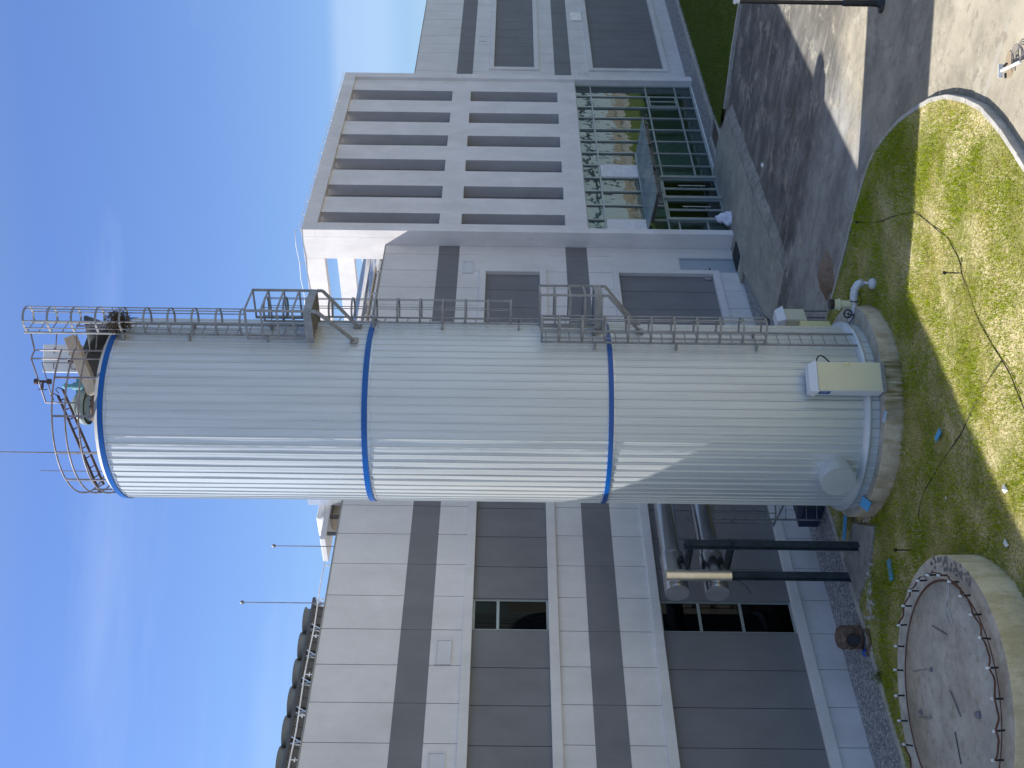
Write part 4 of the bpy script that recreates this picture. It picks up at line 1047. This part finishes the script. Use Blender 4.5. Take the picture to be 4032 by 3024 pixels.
# caged ladder on the wall behind the tank
T_ = thing('access_ladder', 'short caged ladder standing between the tank and the wall ducts', 'ladder', (20.85, 22.85, 0))
m = MB()
lx, ly = 20.85, 22.85; du = Vector((-.7, .71, 0)); dn = Vector((-.71, -.7, 0)); c = Vector((lx, ly, 0))
for s in (-1, 1): m.beam(c + du * .22 * s, c + du * .22 * s + Vector((0, 0, 4.05)), .04, .04)
z = .25
while z < 4.0: m.cyl(c - du * .22 + Vector((0, 0, z)), c + du * .22 + Vector((0, 0, z)), .012, n=6); z += .3
m.beam(c + du * .22 + Vector((0, 0, 3.6)), c + du * .22 + Vector((.4, 1.4, 3.6)), .04, .04); m.beam(c - du * .22 + Vector((0, 0, 1.2)), c - du * .22 + Vector((.4, 1.4, 1.2)), .04, .04)
obj('rails', m, 'steel', T_)
m = MB(); arc = [(-.22, 0)] + [(-.34 * math.cos(a), .3 + .34 * math.sin(a)) for a in [math.radians(q_) for q_ in range(-15, 196, 15)]] + [(.22, 0)]
for z in (1.6, 2.2, 2.8, 3.4, 4.0):
    P = [c + du * a_ + dn * b_ + Vector((0, 0, z)) for a_, b_ in arc]
    for i in range(len(P) - 1): m.beam(P[i], P[i + 1], .012, .045)
for i in (1, 4, 8, 12, 15):
    a_, b_ = arc[i]; q_ = c + du * a_ + dn * b_; m.beam(q_ + Vector((0, 0, 1.6)), q_ + Vector((0, 0, 4.0)), .03, .012)
obj('safety_cage', m, 'steel', T_)
T_ = thing('pump_crate', 'dark blue slatted crate on the gravel behind the tank', 'crate', (21.4, 23.2, 0))
m = MB(); m.box(20.95, 21.95, 22.8, 23.6, .04, .62); obj('box', m, simple('dark_blue_crate', (.02, .03, .07), .6), T_, .01)
m = MB()
for x in (20.95, 21.4, 21.87): m.box(x, x + .07, 22.77, 22.8, .02, .64)
for z in (.1, .52): m.box(20.92, 21.98, 22.755, 22.77, z, z + .06)
obj('slat', m, 'steel2', T_)

# valve pipe right of the tank ---------------------------------------------------------------
T_ = thing('drain_pipe', 'white foil wrapped pipe with black straps bending into the lawn', 'pipe', (22.0, 16.0, 0))
def lp(pts): return [Vector(p) for p in pts]
path = lp([(21.3, 17.2, .42), (21.62, 16.62, .43), (21.8, 16.2, .44), (21.95, 15.95, .45), (22.06, 15.8, .44), (22.1, 15.66, .38), (22.09, 15.58, .26)])
m = MB(); m.tube(path, .105, 14); obj('wrapped_pipe', m, 'foil', T_)
m = MB()
for (p, d_) in ((path[2], (-.1, .12, 0)), (path[3], (.05, .05, 0)), (path[3], (-.06, .08, 0)), (path[4], (.02, .03, 0)), (path[1], (0, 0, 0))):
    p = p + Vector(d_); ax = (path[3] - path[1]).normalized(); ax = (ax + Vector((random.uniform(-.3, .3), random.uniform(-.3, .3), 0))).normalized(); u = Vector((0, 0, 1)); v = ax.cross(u)
    m.tube([p + (u * math.cos(a) + v * math.sin(a)) * .11 for a in [i * PI / 9 for i in range(18)]], .014, 5, True)
m.tube(lp([(21.5, 16.5, .56), (21.75, 15.9, .3), (22.1, 15.9, .3), (22.0, 16.3, .3), (21.6, 16.6, .2)]), .012, 5)
m.tube(lp([(21.6, 16.5, .55), (22.2, 17.1, .5), (22.9, 17.6, .2), (23.5, 17.9, .03)]), .01, 5)
obj('strap', m, 'black', T_)
m = MB(); c = Vector((21.86, 16.12, .5)); m.cyl(c, c + Vector((0, 0, .28)), .11, .1, 16); m.lathe((c.x, c.y, c.z + .28), [(.1, 0), (.15, .02), (.15, .06), (.11, .1)], 16)
m.cyl(c + Vector((0, 0, .3)), c + Vector((0, 0, .46)), .13, n=18); va = obj('actuator', m, simple('cream_actuator', (.68, .66, .45), .5, 0, .15), T_)
m = MB(); m.cyl(c + Vector((0, 0, .46)), c + Vector((0, 0, .56)), .14, n=18); obj('black_cap', m, 'blackpaint', va)
m = MB(); c = Vector((21.63, 16.24, .62)); v1, v2 = Vector((.76, -.65, 0)), (Vector((0, 0, 1)) * .8 + Vector((.4, .4, 0))).normalized()
nn = Vector((-.6, -.55, .58)).normalized(); v1 = nn.cross(Vector((0, 0, 1))).normalized(); v2 = nn.cross(v1)
m.tube([c + (v1 * math.cos(a) + v2 * math.sin(a)) * .1 for a in [i * PI / 10 for i in range(20)]], .02, 6, True)
for a in (0.3, 2.4, 4.5): m.cyl(c, c + (v1 * math.cos(a) + v2 * math.sin(a)) * .1, .011, n=5)
m.cyl(c, c - nn * .14, .014, n=6); obj('handwheel', m, 'blackpaint', T_)
m = MB(); m.tube(lp([(22.09, 15.58, .3), (22.03, 15.56, .2), (21.98, 15.54, .1)]), .04, 8); m.tube(lp([(22.16, 15.66, .36), (22.08, 15.62, .2), (21.99, 15.56, .1)]), .02, 6)
m.cyl((21.97, 15.54, .0), (21.97, 15.54, .13), .12, .1, 14); m.lathe((21.97, 15.54, .0), [(.14, .0), (.15, .08), (.11, .14), (.03, .16)], 14); obj('ground_flange', m, M['ventwhite'], T_)

# ------------------------------------------------------------------ street lamp
lx, ly = 26.78, 10.25
T_ = thing('lamp_post', 'slim black lamp post with thick sleeve at the road edge', 'lamp post', (lx, ly, -.15))
m = MB(); m.lathe((lx, ly, -.15), [(.24, .0), (.24, .04), (.1, .05)], 16); m.lathe((lx, ly, -.15), [(.13, .04), (.1, .1), (.085, .18), (.085, .93), (.075, 1.0), (.05, 1.04)], 16); obj('base_sleeve', m, 'blackpaint', T_)
m = MB(); m.cyl((lx, ly, .85), (lx, ly, 3.48), .058, .05, 12); obj('pole', m, 'blackpaint', T_)
m = MB(); m.lathe((lx, ly, 3.48), [(.05, 0), (.07, .03), (.04, .06), (.075, .1), (.06, .15), (.0, .17)], 12); obj('finial', m, 'plastic', T_)
m = MB(); rd = Vector((.654, -.756, 0)); m.cyl((lx, ly, 3.38), Vector((lx, ly, 3.38)) + rd * .8, .03, n=8); obj('arm', m, 'blackpaint', T_)
m = MB(); c = Vector((lx, ly, 3.3)) + rd * .85; m.lathe((c.x, c.y, c.z), [(.0, -.3), (.1, -.28), (.16, .0), (.05, .14), (.0, .16)], 12); obj('lantern', m, 'blackpaint', T_)

# ------------------------------------------------------------------ small things lying about
m = MB()
def hump(cx, cy, a, b_, h, rot, z0, n=26, k=9):
    mm = MB(); ca, sa = math.cos(rot), math.sin(rot)
    for i in range(k + 1):
        s = i / k
        for j in range(n):
            t_ = 2 * PI * j / n; nr = 1 + .12 * math.sin(3 * t_ + 1) + .07 * math.sin(5 * t_) + random.uniform(-.02, .02)
            u, v = a * (1 - s) * nr * math.cos(t_), b_ * (1 - s) * nr * math.sin(t_)
            mm.v.append((cx + u * ca - v * sa, cy + u * sa + v * ca, z0 + h * (1 - (1 - s) ** 1.6) + random.uniform(-.012, .012) * (1 if 0 < i else 0)))
    for i in range(k):
        for j in range(n): mm.f.append((i * n + j, i * n + (j + 1) % n, (i + 1) * n + (j + 1) % n, (i + 1) * n + j)); mm.sm.append(True)
    return mm
tag(obj('sand_heap', hump(25.75, 17.95, .72, .5, .3, -.72, -.15), 'sand'), 'small heap of brown sand on the grey road beside the lawn kerb', 'sand heap')
def bag():
    mm = hump(37.95, 23.62, .42, .3, .62, .2, .07, 18, 10)
    mm.v = [(x + .05 * math.sin(z * 22 + y * 13), y + .05 * math.sin(x * 17 + z * 9), z) for x, y, z in mm.v]
    return mm
tag(obj('refuse_sack', bag(), 'bag'), 'crumpled white plastic sack beside the entrance glass doors', 'sack')
# rusty barrel with round mouth by the wall
T_ = thing('clay_barrel', 'rusty brown barrel with a dark round mouth lying by the gravel', 'barrel', (16.45, 22.85, 0))
c = Vector((16.55, 22.95, .42)); ax = Vector((-.55, -.55, .25)).normalized()
m = MB(); a_ = Vector((0, 0, 1)); 
m.lathe((16.55, 22.9, 0), [(.26, .0), (.31, .05), (.32, .09), (.285, .11), (.31, .26), (.33, .3), (.3, .33), (.31, .46), (.32, .5), (.26, .6), (.13, .65), (.0, .66)], 26); obj('drum', m, 'clayrust', T_)
m = MB(); q_ = Vector((16.38, 22.72, .28)); m.cyl(q_, q_ + ax * .24, .165, .165, 22, caps=False); m.cyl(q_ + ax * .16, q_ + ax * .21, .19, .19, 22, caps=False)
m.lathe((16.2, 22.6, 0), [(.32, .0), (.34, .05), (.27, .08)], 20); obj('mouth_ring', m, 'clayrust', T_)
m = MB(); m.cyl(q_ + ax * .2, q_ + ax * .205, .155, n=22); obj('mouth', m, 'black', T_)
# blue foam boards
def board(lab, c, lx_, ly_, rot, mat, tx=0, ty=0, th=.035):
    m = MB(); m.box(-lx_ / 2, lx_ / 2, -ly_ / 2, ly_ / 2, -th / 2, th / 2)
    o = obj('foam_board', m, mat, None, .004); o.location = c; o.rotation_euler = (tx, ty, rot); return tag(o, lab, 'foam board', 'scraps of foam board')
board('light blue foam strip lying in the grass in front of the tank', (16.42, 15.52, .08), .3, .13, 1.4, 'foam', .15)
board('light blue foam board leaning over the left rim of the tank base', (17.68, 19.05, .5), .32, .26, .3, 'foam', .2, -.35)
board('pale grey foam board on the tank base below the cabinet', (18.17, 16.6, .5), .28, .27, .6, 'foamgrey', .15, .2)
board('long blue foam board bridging from the tank base to the footing', (18.95, 21.3, .22), .32, .75, .9, 'foam', .1, .12)
board('blue foam piece in the dark grass between the two round bases', (16.32, 19.88, .05), .52, .22, -.4, 'foam')
m = MB(); m.add([(15.9, 22.85, .05), (16.05, 22.95, .07), (16.15, 22.8, .04), (16.0, 22.7, .03), (16.02, 22.82, .14)], [(0, 1, 4), (1, 2, 4), (2, 3, 4), (3, 0, 4)])
tag(obj('blue_rag', m, simple('blue_rag', (.02, .09, .4), .7)), 'scrap of bright blue sheet beside the rusty barrel', 'rag')
def scrap(lab, x, y, s):
    z = tz(x, y) + .03; m = MB()
    m.add([(x - s, y - s * .6, z), (x + s, y - s * .5, z + .02), (x + s * .8, y + s * .7, z), (x - s * .7, y + s * .5, z + .03), (x, y, z + s * .7)], [(0, 1, 4), (1, 2, 4), (2, 3, 4), (3, 0, 4)])
    tag(obj('paper_scrap', m, 'plastic'), lab, 'scrap')
scrap('white scrap lying on the sunny side of the grass shadow line', 13.61, 14.22, .1); scrap('white crumpled scrap in shaded grass near the empty base', 12.9, 14.92, .085)
scrap('tiny white scrap in the bare patch between base and shadow', 15.31, 16.28, .035)
scrap('white bottle sized scrap on the dark road below the ramp edge', 34.5, 19.2, .12)
# black irrigation hose, laid on the turf
def hose(pts, r=.012):
    out = []
    P = [Vector((x, y, 0)) for x, y in pts]
    for i in range(len(P) - 1):
        for s in range(6):
            t_ = s / 6; p0, p1, p2_, p3 = P[max(i - 1, 0)], P[i], P[i + 1], P[min(i + 2, len(P) - 1)]
            q_ = .5 * ((2 * p1) + (p2_ - p0) * t_ + (2 * p0 - 5 * p1 + 4 * p2_ - p3) * t_ ** 2 + (3 * p1 - p0 - 3 * p2_ + p3) * t_ ** 3)
            out.append((q_.x, q_.y, tz(q_.x, q_.y) + .016 + .016 * math.sin(q_.x * 7) * math.sin(q_.y * 5)))
    out.append((P[-1].x, P[-1].y, tz(P[-1].x, P[-1].y) + .035)); m = MB(); m.tube(out, r, 6); return m
HA = [(23.62, 14.77), (22.72, 14.19), (22.02, 13.59), (21.07, 12.89), (20.37, 12.63), (19.58, 12.39), (18.82, 12.19), (18.35, 12.21), (17.93, 12.3), (17.64, 12.38), (17.07, 12.5), (16.78, 12.57), (16.11, 12.6), (15.36, 12.57), (14.87, 12.57), (14.31, 12.67), (14.05, 12.71), (13.3, 12.8)]
HB = [(15.35, 12.59), (15.53, 13.34), (15.64, 14.31), (15.7, 14.82), (15.9, 15.47), (15.98, 15.79), (16.23, 16.9), (16.24, 17.35), (16.1, 17.74), (15.85, 17.77)]
hs = thing('irrigation_hose', 'thin black hose snaking from the kerb across the sunny lawn', 'hose', (20, 12.6, 0))
obj('main_hose', hose(HA), 'black', hs); obj('branch_hose', hose(HB), 'black', hs)
def sprinkler(lab, x, y, h, dx=0, dy=0):
    z = tz(x, y); m = MB(); m.cyl((x, y, z - .02), (x + dx, y + dy, z + h), .016, n=6); m.cyl((x + dx, y + dy, z + h), (x + dx, y + dy, z + h + .05), .035, n=8)
    m.cyl((x + dx - .05, y + dy, z + h + .04), (x + dx + .05, y + dy, z + h + .04), .012, n=5); tag(obj('sprinkler', m, 'black'), lab, 'sprinkler', 'lawn sprinklers')
sprinkler('small black sprinkler stake at the end of the hose by the kerb', 23.6, 14.75, .22); sprinkler('small black sprinkler stake beside the hose bend in sunny grass', 17.95, 12.4, .3)
sprinkler('black sprinkler stake in the shaded grass between the bases', 15.85, 18.6, .35)
# pebbles and rubble along the footing
m = MB()
for i in range(260):
    t_ = random.random(); x = 19.0 - 2.6 * t_ + random.gauss(0, .12); y = 19.75 + 2.55 * t_ - .25 + random.gauss(0, .16); s = random.uniform(.012, .05)
    m.lathe((x, y, 0), [(s, -.01), (s * 1.05, s * .5), (.0, s)], 5, smooth=False)
o = obj('rubble', m, 'stone'); o['kind'] = 'stuff'; o['label'] = 'loose pale stones scattered along the concrete footing'
# white bracket and tan patch at the near end of the road
bx, by = 18.86, 8.42
T_ = thing('steel_bracket', 'white steel bracket with end plate and coiled cable on the road', 'bracket', (bx, by, -.15))
m = MB(); d_ = Vector((.1, -.99, 0)).normalized(); u1 = Vector((-.76, -.65, 0)); c = Vector((bx, by, .05))
m.beam(c + Vector((.12, .09, .0)), c + Vector((-.35, -.3, -.06)), .045, .045); obj('arm', m, 'cabwhite', T_, .004)
m = MB(); m.obox(c + Vector((.13, .1, .01)), Vector((.65, -.76, 0)), (0, 0, 1), Vector((.76, .65, 0)), .13, .045, .01); obj('end_plate', m, 'cabwhite', T_, .004)
m = MB(); m.beam(c + Vector((.08, -.02, .0)), c + Vector((.0, -.11, .0)), .035, .035); m.beam(c + Vector((.0, .08, -.03)), c + Vector((-.07, .14, -.03)), .04, .03); obj('clamp', m, 'blackpaint', T_)
m = MB()
for k in range(3): m.tube([(bx - .05 + (.16 + .02 * k) * math.cos(a) , by - .32 + (.13 + .02 * k) * math.sin(a), -.1 + .03 * k) for a in [i * PI / 10 for i in range(20)]], .009, 5, True)
obj('cable_coil', m, 'rail', T_)
m = MB(); n = 28; ca, sa = math.cos(-.75), math.sin(-.75)  # flat tan oval laid on the road
ring = [(19.14 + .26 * math.cos(a) * ca - .15 * math.sin(a) * sa, 8.45 + .26 * math.cos(a) * sa + .15 * math.sin(a) * ca) for a in [2 * PI * i / n for i in range(n)]]
m.prism(ring, -.16, -.135); tag(obj('oval_patch', m, 'tanpale'), 'flat tan oval patch on the bright road by the bracket', 'sand patch')
# weeds against the wall foot
m = MB()
for i in range(60):
    x, y = 15.05 + random.gauss(0, .08), 22.35 + random.gauss(0, .06); a = random.uniform(0, 2 * PI); h = random.uniform(.12, .3)
    m.add([(x, y, .02), (x + .02, y + .01, .02), (x + math.cos(a) * .2, y + math.sin(a) * .2, h)], [(0, 1, 2)])
tag(obj('weed', m, 'fargrass'), 'dark tuft of weeds on the edging near the empty base', 'weed')

# ------------------------------------------------------------------ buildings across the street (seen in the glass)
ob = thing('office_building', 'pale glazed hall across the street, mirrored in the entrance glass', 'building', (95, 3, 0))
m = MB(); m.box(60, 135, -14, 3, -.3, 8.5); obj('wall', m, 'opp', ob)
m = MB()
for i in range(25): m.box(60 + i * 3.06, 60.18 + i * 3.06, 3.0, 3.16, -.2, 8.5)
for z in (2.2, 4.4, 6.6, 8.3): m.box(60, 135, 3.0, 3.12, z, z + .14)
obj('mullion', m, 'steel2', ob)
m = MB()
for i in range(60):
    x = 58 + i * 1.4; m.lathe((x, 4.6 + random.uniform(-.3, .3), -.2), [(1.1, 0), (.8, .2), (.4, .35), (.0, .4)], 12)
o = obj('earth_bank', m, simple('earth_heap', (.24, .2, .16), .95, 0, .2, 5)); o['kind'] = 'stuff'; o['label'] = 'brown earth heaps in front of the hall across the street'

sc.view_settings.view_transform = 'Standard'; sc.view_settings.look = 'None'; sc.view_settings.gamma = 1.0
sc.view_settings.exposure = 0.6
try: sc.view_settings.use_curve_mapping = False
except Exception: pass
sc.cycles.max_bounces = 8
